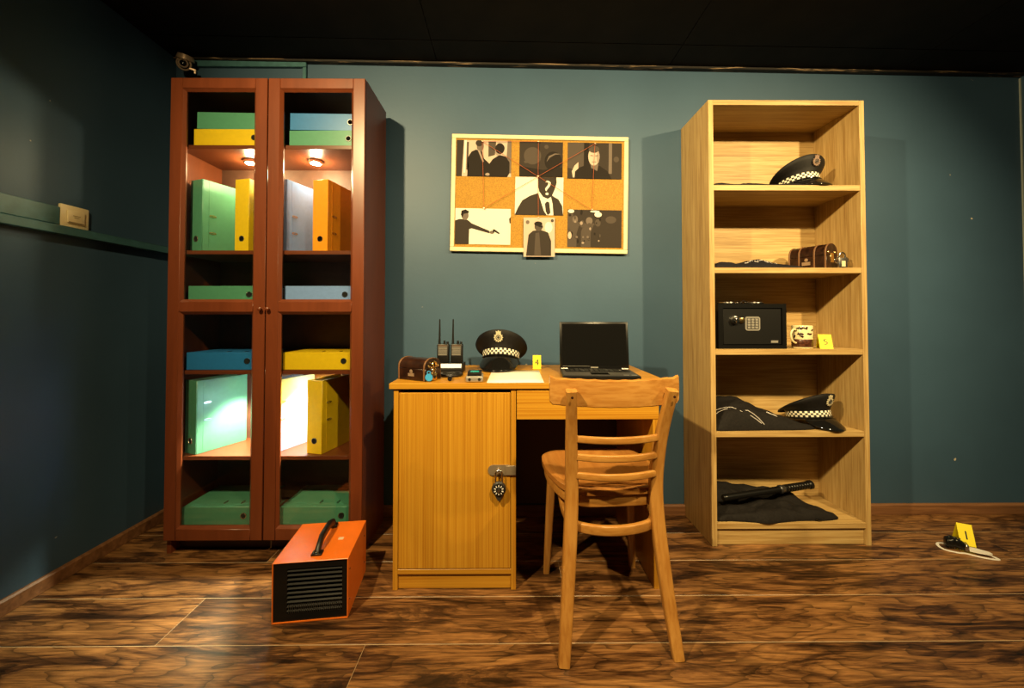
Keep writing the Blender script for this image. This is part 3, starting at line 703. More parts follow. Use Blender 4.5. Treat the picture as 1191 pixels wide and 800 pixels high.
photo(0.163, 1.787, 0.219, 0.178, 2, [
    ('backdrop', 3, ell(0.3, 0.6, 0.2, 0.25)), ('backdrop', 1, [(0, 0), (1, 0), (1, 0.28), (0.55, 0.2), (0, 0.3)]), ('figure', 1, ell(0.78, 0.45, 0.2, 0.28)),
    ('figure', 4, [(0.62, 0.42), (0.68, 0.6), (0.82, 0.68), (0.95, 0.66), (0.82, 0.64), (0.70, 0.55)]), ('figure', 3, ell(0.62, 0.86, 0.05, 0.06)), ('figure', 3, [(0.1, 0.45), (0.5, 0.5), (0.45, 0.42), (0.12, 0.38)])],
    'murky dark photograph pinned above the question mark portrait')
photo(0.434, 1.780, 0.274, 0.184, 2, [
    ('backdrop', 3, [(0, 0.3), (0.3, 0.2), (0.34, 1), (0, 1)]), ('backdrop', 1, [(0.30, 0.3), (0.4, 0.3), (0.4, 1), (0.30, 1)]), ('backdrop', 4, [(0.76, 0.15), (0.82, 0.15), (0.82, 1), (0.76, 1)]), ('backdrop', 3, ell(0.9, 0.55, 0.05, 0.08)),
    ('figure', 6, [(0.10, 0.03), (0.08, 0.2), (0.13, 0.36), (0.20, 0.46), (0.2, 0.3), (0.15, 0.03)]),
    ('figure', 1, [(0.13, 0), (0.14, 0.2), (0.22, 0.31), (0.38, 0.40), (0.60, 0.36), (0.74, 0.22), (0.82, 0.0)]),
    ('figure', 4, [(0.42, 0.42), (0.44, 0.30), (0.55, 0.22), (0.57, 0.42)]), ('figure', 6, ell(0.485, 0.62, 0.105, 0.25)), ('figure', 3, ell(0.485, 0.82, 0.10, 0.10)), ('figure', 5, ell(0.56, 0.60, 0.025, 0.17)),
    ('figure', 3, [(0.42, 0.655), (0.47, 0.65), (0.47, 0.63), (0.42, 0.635)]), ('figure', 3, [(0.51, 0.65), (0.56, 0.655), (0.56, 0.635), (0.51, 0.63)]), ('figure', 4, [(0.45, 0.48), (0.53, 0.48), (0.53, 0.46), (0.45, 0.46)])],
    'photograph of a pale faced person in a dark coat looking at the viewer')
pc = photo(0.153, 1.600, 0.243, 0.192, 7, [
    ('figure', 2, [(0.0, 0), (0.06, 0.18), (0.15, 0.38), (0.30, 0.5), (0.47, 0.58), (0.62, 0.4), (0.74, 0.54), (0.9, 0.42), (0.98, 0.25), (1, 0)]),
    ('figure', 7, [(0.46, 0.64), (0.60, 0.12), (0.66, 0.0), (0.80, 0.0), (0.78, 0.3), (0.74, 0.50)]), ('figure', 2, [(0.62, 0.30), (0.66, 0.36), (0.71, 0.34), (0.74, 0.06), (0.68, 0.0), (0.64, 0.1)]),
    ('figure', 2, [(0.475, 1), (0.47, 0.78), (0.50, 0.62), (0.58, 0.48), (0.68, 0.43), (0.76, 0.5), (0.82, 0.68), (0.86, 0.86), (0.85, 1)])],
    'black and white portrait whose face is replaced by a large question mark', lift=0.001)
gm = text_mesh('?', 0.105, 0.0001); gm.materials.append(M('print_7'))
q = inst(gm, 'question_mark', pc, (0.041, -0.0016, 0.038), (pi / 2, 0, 0)); q.scale = (1.25, 1, 1)
photo(-0.131, 1.446, 0.279, 0.181, 7, [
    ('figure', 2, [(0.0, 0), (0.0, 0.66), (0.08, 0.70), (0.22, 0.68), (0.30, 0.58), (0.62, 0.38), (0.62, 0.31), (0.3, 0.44), (0.255, 0.42), (0.25, 0)]),
    ('figure', 4, ell(0.175, 0.80, 0.065, 0.13)), ('figure', 1, [(0.10, 0.82), (0.11, 0.93), (0.18, 0.97), (0.245, 0.92), (0.24, 0.87), (0.15, 0.84), (0.13, 0.74)]),
    ('figure', 4, ell(0.665, 0.34, 0.045, 0.045)), ('figure', 1, [(0.68, 0.42), (0.71, 0.43), (0.81, 0.32), (0.79, 0.29), (0.71, 0.36), (0.68, 0.33)]), ('figure', 2, [(0.98, 0.6), (1, 0.6), (1, 0.78), (0.97, 0.72)])],
    'bright photograph of a person in a dark coat aiming a pistol sideways')
photo(0.152, 1.391, 0.157, 0.197, 6, [
    ('backdrop', 4, ell(0.13, 0.88, 0.06, 0.05)), ('backdrop', 7, ell(0.8, 0.75, 0.12, 0.14)), ('backdrop', 3, ell(0.92, 0.92, 0.05, 0.04)),
    ('figure', 2, [(0.08, 0.02), (0.12, 0.3), (0.16, 0.56), (0.30, 0.66), (0.55, 0.68), (0.78, 0.62), (0.88, 0.4), (0.88, 0.02)]), ('figure', 3, [(0.34, 0.02), (0.38, 0.6), (0.5, 0.62), (0.56, 0.02)]),
    ('figure', 3, ell(0.48, 0.77, 0.13, 0.12)), ('figure', 1, ell(0.47, 0.84, 0.13, 0.06)), ('figure', 1, [(0.45, 0.80), (0.62, 0.78), (0.62, 0.74), (0.48, 0.76)])],
    'portrait photograph hanging over the lower board frame', R(-0.8), 0.0085)
random.seed(11)
lay = [('backdrop', 3, [(0, 0), (0, 0.9), (0.1, 0.95), (0.12, 0)])]
for cx, wd, hh, g in ((0.14, 0.12, 0.86, 3), (0.27, 0.10, 0.72, 2), (0.40, 0.15, 0.82, 3), (0.56, 0.13, 0.76, 2), (0.80, 0.24, 0.86, 2)):
    lay.append(('figure', g, [(cx - wd, 0), (cx - wd, hh * .5), (cx - wd * .6, hh * .78), (cx + wd * .6, hh * .78), (cx + wd, hh * .5), (cx + wd, 0)])); lay.append(('figure', g + 1, ell(cx, hh * .86, wd * .42, 0.10, 14)))
for k in range(26):
    x, y = random.uniform(0.02, 0.62), random.uniform(0.1, 0.95)
    lay.append(('figure', random.choice((1, 4, 5, 3)), ell(x, y, random.uniform(.01, .03), random.uniform(.015, .06), 8)))
lay += [('backdrop', 7, ell(0.06, 0.95, 0.06, 0.05, 10)), ('backdrop', 7, ell(0.56, 0.87, 0.07, 0.07, 10)), ('backdrop', 7, ell(0.5, 0.95, 0.09, 0.03, 10)), ('backdrop', 6, ell(0.04, 0.3, 0.035, 0.1, 10))]
photo(0.432, 1.436, 0.273, 0.189, 2, lay, 'dark cluttered photograph of a crowd of people')
NOD = {'a': (0.147, 1.697), 'b': (0.434, 1.864), 'c': (0.149, 1.874), 'd': (-0.125, 1.537), 'e': (0.417, 1.529), 'f': (0.148, 1.488), 'g': (-0.134, 1.874)}
WH = {'a': 'the question mark portrait', 'b': 'the pale faced portrait', 'c': 'the murky photograph', 'd': 'the aiming pistol photograph', 'e': 'the crowd photograph', 'f': 'the hanging portrait', 'g': 'the handshake photograph'}
for k, (x, z) in NOD.items():
    t = thing('push_pin', 'small push pin at the top of ' + WH[k], 'pin', (x, -0.028, z))
    B().lathe([(0.0008, 0.011), (0.0008, 0.002), (0.004, 0.001), (0.004, -0.002), (0.001, -0.003)], 12, (0, 0, 0), 'Y').obj('pin_head', 'bronze', t)
for a, c in ('ac', 'ab', 'ag', 'ad', 'ae', 'af', 'gc', 'gd', 'be'):
    (x0, z0), (x1, z1) = NOD[a], NOD[c]
    tag(B().tube([(x0, -0.0245, z0), ((x0 + x1) / 2, -0.0250, (z0 + z1) / 2), (x1, -0.0245, z1)], 0.0009, 6, up=(0, 1, 0)).obj('string', 'string_red'),
        'thin red string from %s to %s' % (WH[a], WH[c]), 'string', 'red strings on the cork board')

# ================================================================== PEAKED CAPS
plain('badge_silver', (0.72, 0.66, 0.46), 0.35, 0.35)
plain('badge_dull', (0.30, 0.20, 0.15), 0.4, 0.3)
def cap(loc, yaw, tilt, label, badge='badge_silver', drop=0.088, size=1.0):
    t = thing('peaked_cap', label, 'cap', loc, (-tilt, 0, yaw), 'peaked caps with chequered bands'); t.scale = (size,) * 3
    n = 48
    def ring(rx, ry, zf, b): return [b.bm.verts.new((rx * cos(2 * pi * i / n), ry * sin(2 * pi * i / n), zf(-sin(2 * pi * i / n)))) for i in range(n)]
    def skin(b, rs):
        for A, C in zip(rs, rs[1:]):
            for i in range(n): b._f([A[i], A[(i + 1) % n], C[(i + 1) % n], C[i]])
    b = B()
    rs = [ring(0.080, 0.092, lambda s: 0.0, b), ring(0.086, 0.098, lambda s: 0.0, b), ring(0.086, 0.098, lambda s: 0.040, b), ring(0.100, 0.109, lambda s: 0.051 + 0.014 * s, b), ring(0.116, 0.120, lambda s: 0.059 + 0.032 * s, b),
          ring(0.124, 0.127, lambda s: 0.066 + 0.044 * s, b), ring(0.122, 0.125, lambda s: 0.072 + 0.045 * s, b), ring(0.106, 0.108, lambda s: 0.078 + 0.040 * s, b), ring(0.06, 0.06, lambda s: 0.081 + 0.024 * s, b), ring(0.015, 0.015, lambda s: 0.082 + 0.006 * s, b)]
    skin(b, rs); b._f(rs[-1]); b._f(rs[0][::-1])
    b.obj('crown', 'felt_black', t, ang=60)
    b = B(); rs = [ring(0.0868, 0.0988, lambda s: 0.010, b), ring(0.0872, 0.0992, lambda s: 0.0105, b), ring(0.0872, 0.0992, lambda s: 0.0375, b), ring(0.0868, 0.0988, lambda s: 0.038, b)]
    uvl = b.bm.loops.layers.uv.new('UVMap')
    for ri, (A, C) in enumerate(zip(rs, rs[1:])):
        for i in range(n):
            f = b._f([A[i], A[(i + 1) % n], C[(i + 1) % n], C[i]])
            vv = [(0.02, 0.04), (0.04, 2.96), (2.96, 2.98)][ri]
            for l, (u, v) in zip(f.loops, ((i, vv[0]), (i + 1, vv[0]), (i + 1, vv[1]), (i, vv[1]))): l[uvl].uv = (u * 54 / n + 0.001, v)
    me = bpy.data.meshes.new('chequered_band'); b.bm.to_mesh(me); b.bm.free(); me.shade_smooth(); me.materials.append(M('chequer'))
    inst(me, 'chequered_band', t)
    # glossy visor
    b = B(); rows = []
    for j in range(9):
        v = j / 8; row = []
        for i in range(29):
            a = R(-157) + R(134) * i / 28; k = max(0.0, sin(pi * i / 28)) ** 0.7
            ext = 0.050 * k * v
            row.append((cos(a) * (0.087 + ext), sin(a) * (0.099 + ext), 0.004 - drop * k * (v ** 1.25)))
        rows.append(row)
    b.grid(rows); o = b.obj('visor', 'black_gloss', t)
    md = o.modifiers.new('thickness', 'SOLIDIFY'); md.thickness = 0.0025
    b = B(); arc = [(cos(a) * 0.0905, sin(a) * 0.1025, 0.0045) for a in [R(-150) + R(120) * i / 24 for i in range(25)]]
    b.tube(arc, 0.004, 8); b.obj('chin_strap', 'black_gloss', t)
    # badge: rayed star, disc and small crown
    star = []
    for k in range(24):
        r_ = 0.0225 if k % 2 == 0 else 0.0170
        star.append((r_ * cos(pi * k / 12), r_ * sin(pi * k / 12)))
    M4 = Matrix.Translation((0, -0.1195, 0.080)) @ Matrix.Rotation(R(20), 4, 'X')
    b = B(); b.prism(star, 0, -0.003, 'Y').prism([(-0.010, 0.017), (0.010, 0.017), (0.012, 0.030), (0.006, 0.026), (0, 0.033), (-0.006, 0.026), (-0.012, 0.030)], 0.001, -0.003, 'Y')
    for v in b.bm.verts: v.co = M4 @ v.co
    bg = b.obj('badge', badge, t)
    b = B().torus((0, -0.004, 0), 0.0105, 0.0016, 'Y', 20, 6).lathe([(0.006, -0.003), (0.005, -0.0055), (0.001, -0.006)], 14, (0, 0, 0), 'Y')
    for v in b.bm.verts: v.co = M4 @ v.co
    b.obj('badge_centre', 'gunmetal', bg)
    return t
cap((-0.038, -0.125, 0.750 + 0.034), R(-6), R(19), 'black police cap with silver badge standing on the desk')
cap((1.372, -0.146, KS[0] + 0.026), R(10), R(11), 'black police cap with chequered band on the top bookcase shelf', 'badge_dull', 0.058, 0.93)
cap((1.405, -0.146, KS[3] + 0.027), R(18), R(11), 'black police cap beside the folded jacket with white piping', 'badge_silver', 0.060, 0.93)

# ================================================================== DESK OBJECTS
# two radios in a charger
t = thing('radio_charger', 'black desktop charger with a pale front holding two walkie talkies', 'charger', (-0.258, -0.262, 0.7505), (0, 0, R(-2)))
B().box(-0.062, 0.062, -0.045, 0.045, 0, 0.022, 0.004, 2).obj('base', 'black_plastic', t)
B().prism([(-0.044, 0.022), (-0.030, 0.040), (0.045, 0.040), (0.045, 0.022)], -0.062, 0.062, 'X').obj('cradle', 'black_plastic', t)
B().prism([(-0.0452, 0.0235), (-0.0318, 0.0395), (-0.0308, 0.0395), (-0.0442, 0.0235)], -0.060, 0.056, 'X').obj('front_strip', 'charger_face', t, smooth=False)
def radio(x, label):
    t = thing('walkie_talkie', label, 'radio', (x, -0.262, 0.7912), (R(-3), 0, R(-2)), 'walkie talkies in the charger')
    bd_ = B().box(-0.026, 0.026, -0.017, 0.017, 0, 0.082, 0.005, 2).obj('body', 'black_plastic', t)
    B().box(-0.021, 0.021, -0.0185, -0.0165, 0.030, 0.076, 0.001).obj('grille_plate', 'charcoal', bd_)
    for k in range(6):
        z = 0.034 + k * 0.0066
        B().box(-0.019, 0.019, -0.0198, -0.0185, z, z + 0.0028).obj('grille_bar', 'silver_plastic', bd_, smooth=False)
    B().box(-0.018, 0.018, -0.0198, -0.0185, 0.0735, 0.0755).obj('trim_strip', 'strap_tan', bd_, smooth=False)
    B().cyl((-0.018, 0, 0.082), (-0.018, 0, 0.098), 0.0055, 0.005, 14).cyl((-0.018, 0, 0.098), (-0.018, 0, 0.190), 0.0045, 0.003, 12).obj('antenna', 'black_plastic', t)
    B().cyl((0.004, 0, 0.082), (0.004, 0, 0.096), 0.0055, 0.005, 14).obj('knob', 'black_plastic', t)
    B().cyl((0.018, 0, 0.082), (0.018, 0, 0.092), 0.0055, 0.005, 14).obj('knob', 'black_plastic', t)
radio(-0.287, 'black walkie talkie in the charger on the side of the small chest')
radio(-0.228, 'black walkie talkie in the charger on the side of the police cap')
# chests
def padlock_mesh(t, w_, h_, mat_b, mat_s, y=0.0, zo=0.0):
    B().box(-w_ / 2, w_ / 2, y - 0.006, y + 0.006, zo, zo + h_, 0.002, 2).obj('body', mat_b, t)
    r_ = w_ * 0.36; zt = zo + h_
    B().tube([(-r_, y, zt - 0.002), (-r_, y, zt + 0.008)] + [(r_ * cos(a), y, zt + 0.008 + r_ * sin(a)) for a in [pi - pi * i / 10 for i in range(11)]] + [(r_, y, zt + 0.008), (r_, y, zt - 0.002)], w_ * 0.075, 8, up=(0, 1, 0)).obj('shackle', mat_s, t)
def chest(loc, yaw, L_, D_, H_, straps, label):
    # origin: bottom corner between the long side (towards -x) and the end that carries the hasp
    t = thing('treasure_chest', label, 'chest', loc, (0, 0, yaw), 'small treasure chests')
    hb = H_ * 0.55
    B().box(-L_, 0, 0, D_, 0, hb, 0.002).obj('body', 'leather_brown', t)
    arc = [(D_ / 2 - D_ / 2 * cos(a), hb + (H_ - hb) * sin(a) ** 0.75) for a in [pi * i / 14 for i in range(15)]]
    lid = B().prism([(y_, z_ + 0.0012) for y_, z_ in arc], -L_, 0, 'X').obj('lid', 'leather_brown', t)
    for u in straps:
        x = -L_ * u
        path = [(x, -0.001, 0.001), (x, -0.0015, hb)] + [(x, D_ / 2 - (D_ / 2 + 0.0015) * cos(a), hb + 0.001 + (H_ - hb + 0.001) * max(0, sin(a)) ** 0.75) for a in [pi * i / 14 for i in range(1, 14)]] + [(x, D_ + 0.0015, hb), (x, D_ + 0.001, 0.001)]
        B().sweep(path, rrect(0.003, 0.007, 0.001, 1), (1, 0, 0)).obj('strap', 'strap_tan', t)
    B().box(0, 0.002, D_ * .35, D_ * .65, hb * .45, hb * 1.15, 0.0005).obj('hasp', 'brass', t)
    B().box(-L_ * .62, -L_ * .40, -0.002, 0, hb * .35, hb * .6).lathe([(0.008, -0.003), (0.001, -0.004)], 12, (-L_ * .5, 0, hb * .75), 'Y').obj('ornament', 'bronze', t)
    for y_ in (D_ * .22, D_ * .78): B().lathe([(0.006, 0), (0.004, 0.003), (0.001, 0.0035)], 10, (0, y_, hb * 1.2), 'X').obj('stud', 'brass', t)
    return t
chest((-0.312, -0.520, 0.7505), R(-29), 0.135, 0.092, 0.082, (0.04, 0.97), 'dark brown embossed chest with blue tagged lock on the desk corner')
t = thing('padlock', 'pale brass padlock hanging at the end of the desk chest', 'padlock', (-0.288, -0.488, 0.7512), (0, R(6), R(62)))
padlock_mesh(t, 0.030, 0.028, 'brass', 'chrome'); B().torus((0, 0, 0.058), 0.011, 0.004, 'Y', 18, 8).obj('key_ring', 'brass', t)
B().box(-0.004, 0.004, -0.0068, -0.0058, 0.006, 0.016).obj('keyhole', 'hole', t)
t = thing('key_tag', 'round blue plastic key tag lying against the desk chest', 'key tag', (-0.297, -0.523, 0.7515), (R(-12), 0, R(20)))
B().lathe([(0.001, -0.003), (0.013, -0.003), (0.0145, 0), (0.013, 0.003), (0.001, 0.003)], 22, (0, 0, 0.0145), 'Y').obj('disc', 'blue_tag', t)
B().torus((0, 0, 0.032), 0.006, 0.0018, 'Y', 16, 6).obj('loop', 'blue_tag', t)
# magnifying glass
t = thing('magnifying_glass', 'black rimmed magnifying glass lying on the desk', 'magnifier', (-0.236, -0.375, 0.7510), (0, 0, R(6)))
B().torus((0, 0, 0.006), 0.043, 0.0058, 'Z', 36, 10).obj('rim', 'black_plastic', t)
B().lathe([(0.001, 0.0035), (0.041, 0.005), (0.041, 0.007), (0.001, 0.0085)], 28).obj('lens', 'pane_glass', t)
B().cyl((0, -0.046, 0.006), (0, -0.058, 0.006), 0.004, 0.005, 12).cyl((0, -0.058, 0.007), (0, -0.135, 0.0085), 0.0062, 0.0085, 16).obj('handle', 'black_plastic', t)
# small tester
t = thing('handheld_tester', 'small silver handheld tester with turquoise screen beside the paper', 'device', (-0.130, -0.485, 0.7508), (0, 0, R(3)))
B().box(-0.032, 0.032, -0.052, 0.052, 0, 0.022, 0.006, 2).obj('case', 'silver_plastic', t)
B().prism([(-0.044, 0.0222), (-0.030, 0.033), (0.046, 0.033), (0.050, 0.0222)], -0.026, 0.026, 'X').obj('top_shell', 'black_satin', t)
B().box(-0.016, 0.016, -0.022, 0.012, 0.033, 0.0345, 0.0005).obj('screen', 'cyan_screen', t)
for x in (-0.018, 0.018): B().lathe([(0.0055, -0.0525), (0.004, -0.0535), (0.001, -0.0535)], 12, (x, 0, 0.010), 'Y').obj('port', 'hole', t)
# sheet of paper
pp = B(); pp.grid([[(x, y, 0.0006 + 0.0006 * sin(x * 25)) for x in (-0.105, -0.05, 0, 0.05, 0.105)] for y in (-0.165, -0.08, 0, 0.08, 0.165)])
o = pp.obj('sheet_of_paper', 'paper', None, (0.027, -0.386, 0.7508)); o.rotation_euler = (0, 0, R(-1)); md = o.modifiers.new('thickness', 'SOLIDIFY'); md.thickness = 0.0003
tag(o, 'blank cream sheet of paper lying on the desk', 'paper')
# evidence markers: folded tent cards with a number
def marker(loc, yaw, w_, h_, txt, label, lean=20):
    t = thing('evidence_marker', label, 'marker', loc, (0, 0, yaw), 'yellow numbered evidence markers')
    d = h_ * math.tan(R(lean)); th = 0.0012
    B().prism([(-d, 0), (-d - th, 0), (-th * .5, h_), (th * .5, h_)], -w_ / 2, w_ / 2, 'X').obj('front_leaf', 'marker_yellow', t, smooth=False)
    B().prism([(d, 0), (d + th, 0), (th * .7, h_), (-th * .2, h_ - 0.001)], -w_ / 2, w_ / 2, 'X').obj('rear_leaf', 'marker_yellow', t, smooth=False)
    gm = text_mesh(txt, h_ * 0.62, 0.0001); gm.materials.append(M('ink'))
    inst(gm, 'number', t, (0, -d * 0.52 - 0.0022, h_ * 0.46), (pi / 2 - R(lean), 0, 0))
    return t
marker((0.131, -0.150, 0.7505), R(-3), 0.038, 0.062, '4', 'yellow evidence card numbered 4 standing beside the desk cap', 14)
marker((1.418, -0.232, KS[2] + 0.0005), R(-24), 0.048, 0.062, '5', 'yellow evidence card numbered 5 beside the spotted mug', 26)
marker((2.008, -0.252, 0.0006), R(-30), 0.048, 0.078, '1', 'yellow evidence card numbered 1 standing on the floor', 26)
# laptop
lp = thing('laptop', 'open black laptop with dark glossy screen on the desk', 'laptop', (0.367, -0.300, 0.7505), (0, 0, R(-4)))
B().box(-0.147, 0.147, -0.205, 0.0, 0.003, 0.018, 0.004, 2).obj('base', 'black_satin', lp)
B().box(-0.143, 0.143, -0.200, -0.012, 0.018, 0.0192, 0.0005).obj('palm_rest', 'charcoal', lp)
me = B().box(-0.0085, 0.0085, -0.0075, 0.0075, 0, 0.0022, 0.0008).mesh('key'); me.materials.append(M('black_plastic'))
kb = B().box(-0.130, 0.130, -0.105, -0.020, 0.0192, 0.0196).obj('keyboard', 'black_gloss', lp)
for r_ in range(4):
    for c in range(13): inst(me, 'key', kb, (-0.119 + c * 0.0198, -0.030 - r_ * 0.0205, 0.0196))
B().box(-0.035, 0.035, -0.178, -0.125, 0.0192, 0.0198).obj('touchpad', 'black_gloss', lp)
B().box(0.085, 0.105, -0.190, -0.180, 0.0192, 0.0197).box(0.115, 0.135, -0.190, -0.180, 0.0192, 0.0197).obj('sticker', 'silver_plastic', lp)
sc = B().box(-0.147, 0.147, -0.001, 0.011, 0.0, 0.207, 0.003, 2).obj('screen_lid', 'black_satin', lp, (0, -0.006, 0.014)); sc.rotation_euler = (R(-7), 0, 0)
B().box(-0.137, 0.137, -0.0022, -0.001, 0.020, 0.198).obj('display', 'black_gloss', sc)
B().box(-0.016, 0.016, -0.0025, -0.001, 0.0085, 0.0135).box(-0.135, -0.02, -0.0024, -0.0012, 0.0155, 0.0165).obj('bezel_badge', 'silver_plastic', sc)
B().lathe([(0.002, -0.0025), (0.001, -0.003)], 10, (0, 0, 0.2025), 'Y').obj('webcam', 'chrome', sc)
for s_ in (-1, 1): B().cyl((s_ * 0.128 - 0.014, -0.004, 0.018), (s_ * 0.128 + 0.014, -0.004, 0.018), 0.0065, None, 14).obj('hinge', 'steel', lp)

# ================================================================== BOOKCASE OBJECTS
# safe
sf = thing('safe', 'small black steel safe with keypad on the middle bookcase shelf', 'safe', (1.080, -0.155, KS[2] + 0.0006))
B().box(-0.152, 0.152, -0.086, 0.095, 0, 0.199, 0.003).obj('body', 'black_satin', sf)
b = B().box(-0.152, 0.152, -0.100, -0.086, 0, 0.016).box(-0.152, 0.152, -0.100, -0.086, 0.180, 0.199).box(-0.152, -0.130, -0.100, -0.086, 0.016, 0.180).box(0.134, 0.152, -0.100, -0.086, 0.016, 0.180)
b.obj('front_frame', 'black_satin', sf, smooth=False)
sd = B().box(-0.128, 0.132, -0.095, -0.086, 0.018, 0.178, 0.002).obj('door', 'black_plastic', sf)
B().lathe([(0.001, -0.095), (0.0175, -0.095), (0.019, -0.100), (0.017, -0.108), (0.010, -0.110), (0.001, -0.110)], 26, (-0.079, 0, 0.127), 'Y').box(-0.081, -0.077, -0.116, -0.108, 0.114, 0.140, 0.001).obj('dial_knob', 'chrome', sd)
B().lathe([(0.001, -0.095), (0.013, -0.095), (0.013, -0.099), (0.007, -0.101), (0.001, -0.101)], 22, (-0.046, 0, 0.125), 'Y').obj('lock_cover', 'brass', sd)
kp = B().prism([(q[0] + 0.003, q[1] + 0.111) for q in rrect(0.066, 0.062, 0.010, 4)], -0.095, -0.098, 'Y').obj('keypad', 'silver_plastic', sd)
B().prism([(q[0] + 0.003, q[1] + 0.111) for q in rrect(0.054, 0.050, 0.004, 3)], -0.098, -0.0985, 'Y').obj('keypad_panel', 'charcoal', sd)
me = B().box(-0.006, 0.006, -0.0012, 0, -0.0045, 0.0045, 0.0005).mesh('keypad_button'); me.materials.append(M('silver_plastic'))
for r_ in range(4):
    for c in range(3): inst(me, 'keypad_button', sd, (-0.014 + c * 0.017, -0.0985, 0.0935 + r_ * 0.0117))
B().box(0.085, 0.116, -0.0965, -0.095, 0.026, 0.036).obj('label_plate', 'silver_plastic', sd)
# handcuffs on the safe
t = thing('handcuffs', 'shiny metal handcuffs lying on top of the black safe', 'handcuffs', (1.055, -0.205, KS[2] + 0.2000))
for s_ in (-1, 1): B().torus((s_ * 0.062, 0, 0.005), 0.036, 0.0045, 'Z', 28, 8).obj('cuff', 'chrome', t)
B().torus((-0.012, -0.02, 0.005), 0.009, 0.0022, 'Z', 14, 6).torus((0.004, -0.02, 0.006), 0.009, 0.0022, 'Y', 14, 6).torus((0.018, -0.02, 0.005), 0.009, 0.0022, 'Z', 14, 6).obj('chain', 'chrome', t)
B().box(-0.036, -0.018, -0.016, 0.016, 0.0, 0.011, 0.002).box(0.024, 0.040, -0.016, 0.016, 0.0, 0.011, 0.002).obj('lock_box', 'chrome', t)
# mug
mg = thing('mug', 'cream coffee mug with dark bean spots beside the safe', 'mug', (1.330, -0.215, KS[2] + 0.0006))
B().lathe([(0.001, 0.001), (0.038, 0.0), (0.040, 0.004), (0.041, 0.100), (0.0395, 0.102), (0.037, 0.100), (0.036, 0.008), (0.001, 0.006)], 36).obj('cup', 'mug_cream', mg)
B().lathe([(0.0402, 0.006), (0.0409, 0.007), (0.0411, 0.040), (0.0405, 0.041)], 36).obj('bean_band', 'mug_brown', mg)
B().tube(spline([(-0.036, -0.012, 0.082), (-0.052, -0.017, 0.084), (-0.066, -0.022, 0.066), (-0.062, -0.021, 0.040), (-0.046, -0.016, 0.026), (-0.036, -0.012, 0.024)], 6), 0.0045, 10).obj('handle', 'mug_cream', mg)
random.seed(5)
bean = B().lathe([(0.0008, -0.0012), (0.0055, -0.0006), (0.0065, 0), (0.0008, 0.0006)], 12, (0, 0, 0), 'Y').mesh('coffee_bean'); bean.materials.append(M('leather_brown'))
for k in range(22):
    a = R(random.uniform(-170, 0)); z = random.choice((0.052, 0.066, 0.080, 0.092)) + random.uniform(-.003, .003)
    o = inst(bean, 'coffee_bean', mg, (0.0412 * cos(a), 0.0412 * sin(a), z), (0, random.uniform(0, 3), a + pi / 2)); o.scale = (1.25, 1, 0.62)
# chest and padlock on the second shelf
chest((1.416, -0.252, KS[1] + 0.0006), R(-68), 0.165, 0.082, 0.112, (0.02, 0.30, 0.70, 0.97), 'brown chest with tan straps on the bookcase shelf above the safe')
t = thing('padlock', 'silver padlock in front of the strapped chest on the bookcase', 'padlock', (1.476, -0.266, KS[1] + 0.0008), (0, 0, R(8)))
padlock_mesh(t, 0.044, 0.044, 'steel', 'chrome'); B().box(-0.009, 0.009, -0.0072, -0.006, 0.005, 0.030).obj('face_plate', 'board_frame', t)
B().torus((0.020, 0.002, 0.035), 0.012, 0.0022, 'Y', 18, 6).torus((-0.022, 0.002, 0.034), 0.013, 0.0022, 'Y', 18, 6).obj('key_ring', 'chrome', t)

# ---- clothes
def garment(name, label, out, z0, hf, mat, rings=16, th=0.006, seed=1.0, fold=0.010, fs=14.0, edge=3.0):
    """a heaped piece of cloth: closed outline on the shelf, heights from hf(x, y)"""
    P = spline([(x, y, 0) for x, y in out], 5, True); n = len(P)
    for p in P: p.x = max(p.x, 0.9045); p.y = min(p.y, -0.020)
    c = sum(P, Vector()) / n
    b = B(); RR = []
    def hgt(p, s_):
        q = Vector((p.x * fs, p.y * fs * 1.6, seed)); k = max(0.0, 1 - s_ ** edge)
        rid = 1 - abs(noise.noise(q)) * 2
        return z0 + th + k * (hf(p.x, p.y) + fold * rid + fold * 0.4 * noise.noise(q * 2.7))
    for i in range(rings + 1):
        s_ = i / rings
        if i == 0: RR.append([b.bm.verts.new((c.x, c.y, hgt(c, 0)))]); continue
        ring = []
        for p in P:
            q = c + (p - c) * s_; ring.append(b.bm.verts.new((q.x, q.y, hgt(q, s_))))
        RR.append(ring)
    RR.append([b.bm.verts.new((c.x + (p.x - c.x) * 1.0, c.y + (p.y - c.y) * 1.0, z0 + 0.0008)) for p in P])
    RR.append([b.bm.verts.new((c.x, c.y, z0 + 0.0008))])
    for A, C in zip(RR, RR[1:]):
        for k in range(n):
            k2 = (k + 1) % n
            if len(A) == 1: b._f([A[0], C[k], C[k2]])
            elif len(C) == 1: b._f([A[k], A[k2], C[0]])
            else: b._f([A[k], A[k2], C[k2], C[k]])
    t = thing(name, label, 'clothing', (c.x, c.y, z0), (0, 0, 0), 'dark clothes on the bookcase')
    for v in b.bm.verts: v.co -= Vector((c.x, c.y, z0))
    b.obj('cloth', mat, t, ang=70)
    def on(x, y, up=0.001):
        # approximate surface height at a point of the outline
        d = Vector((x, y, 0)) - c; best = 0
        for p in P:
            e = p - c
            if e.length > 1e-6 and d.length > 1e-6:
                cs = d.normalized().dot(e.normalized())
                if cs > 0.992: best = max(best, d.length / e.length)
        return Vector((x - c.x, y - c.y, hgt(Vector((x, y, 0)), min(1, best)) - z0 + up))
    return t, on
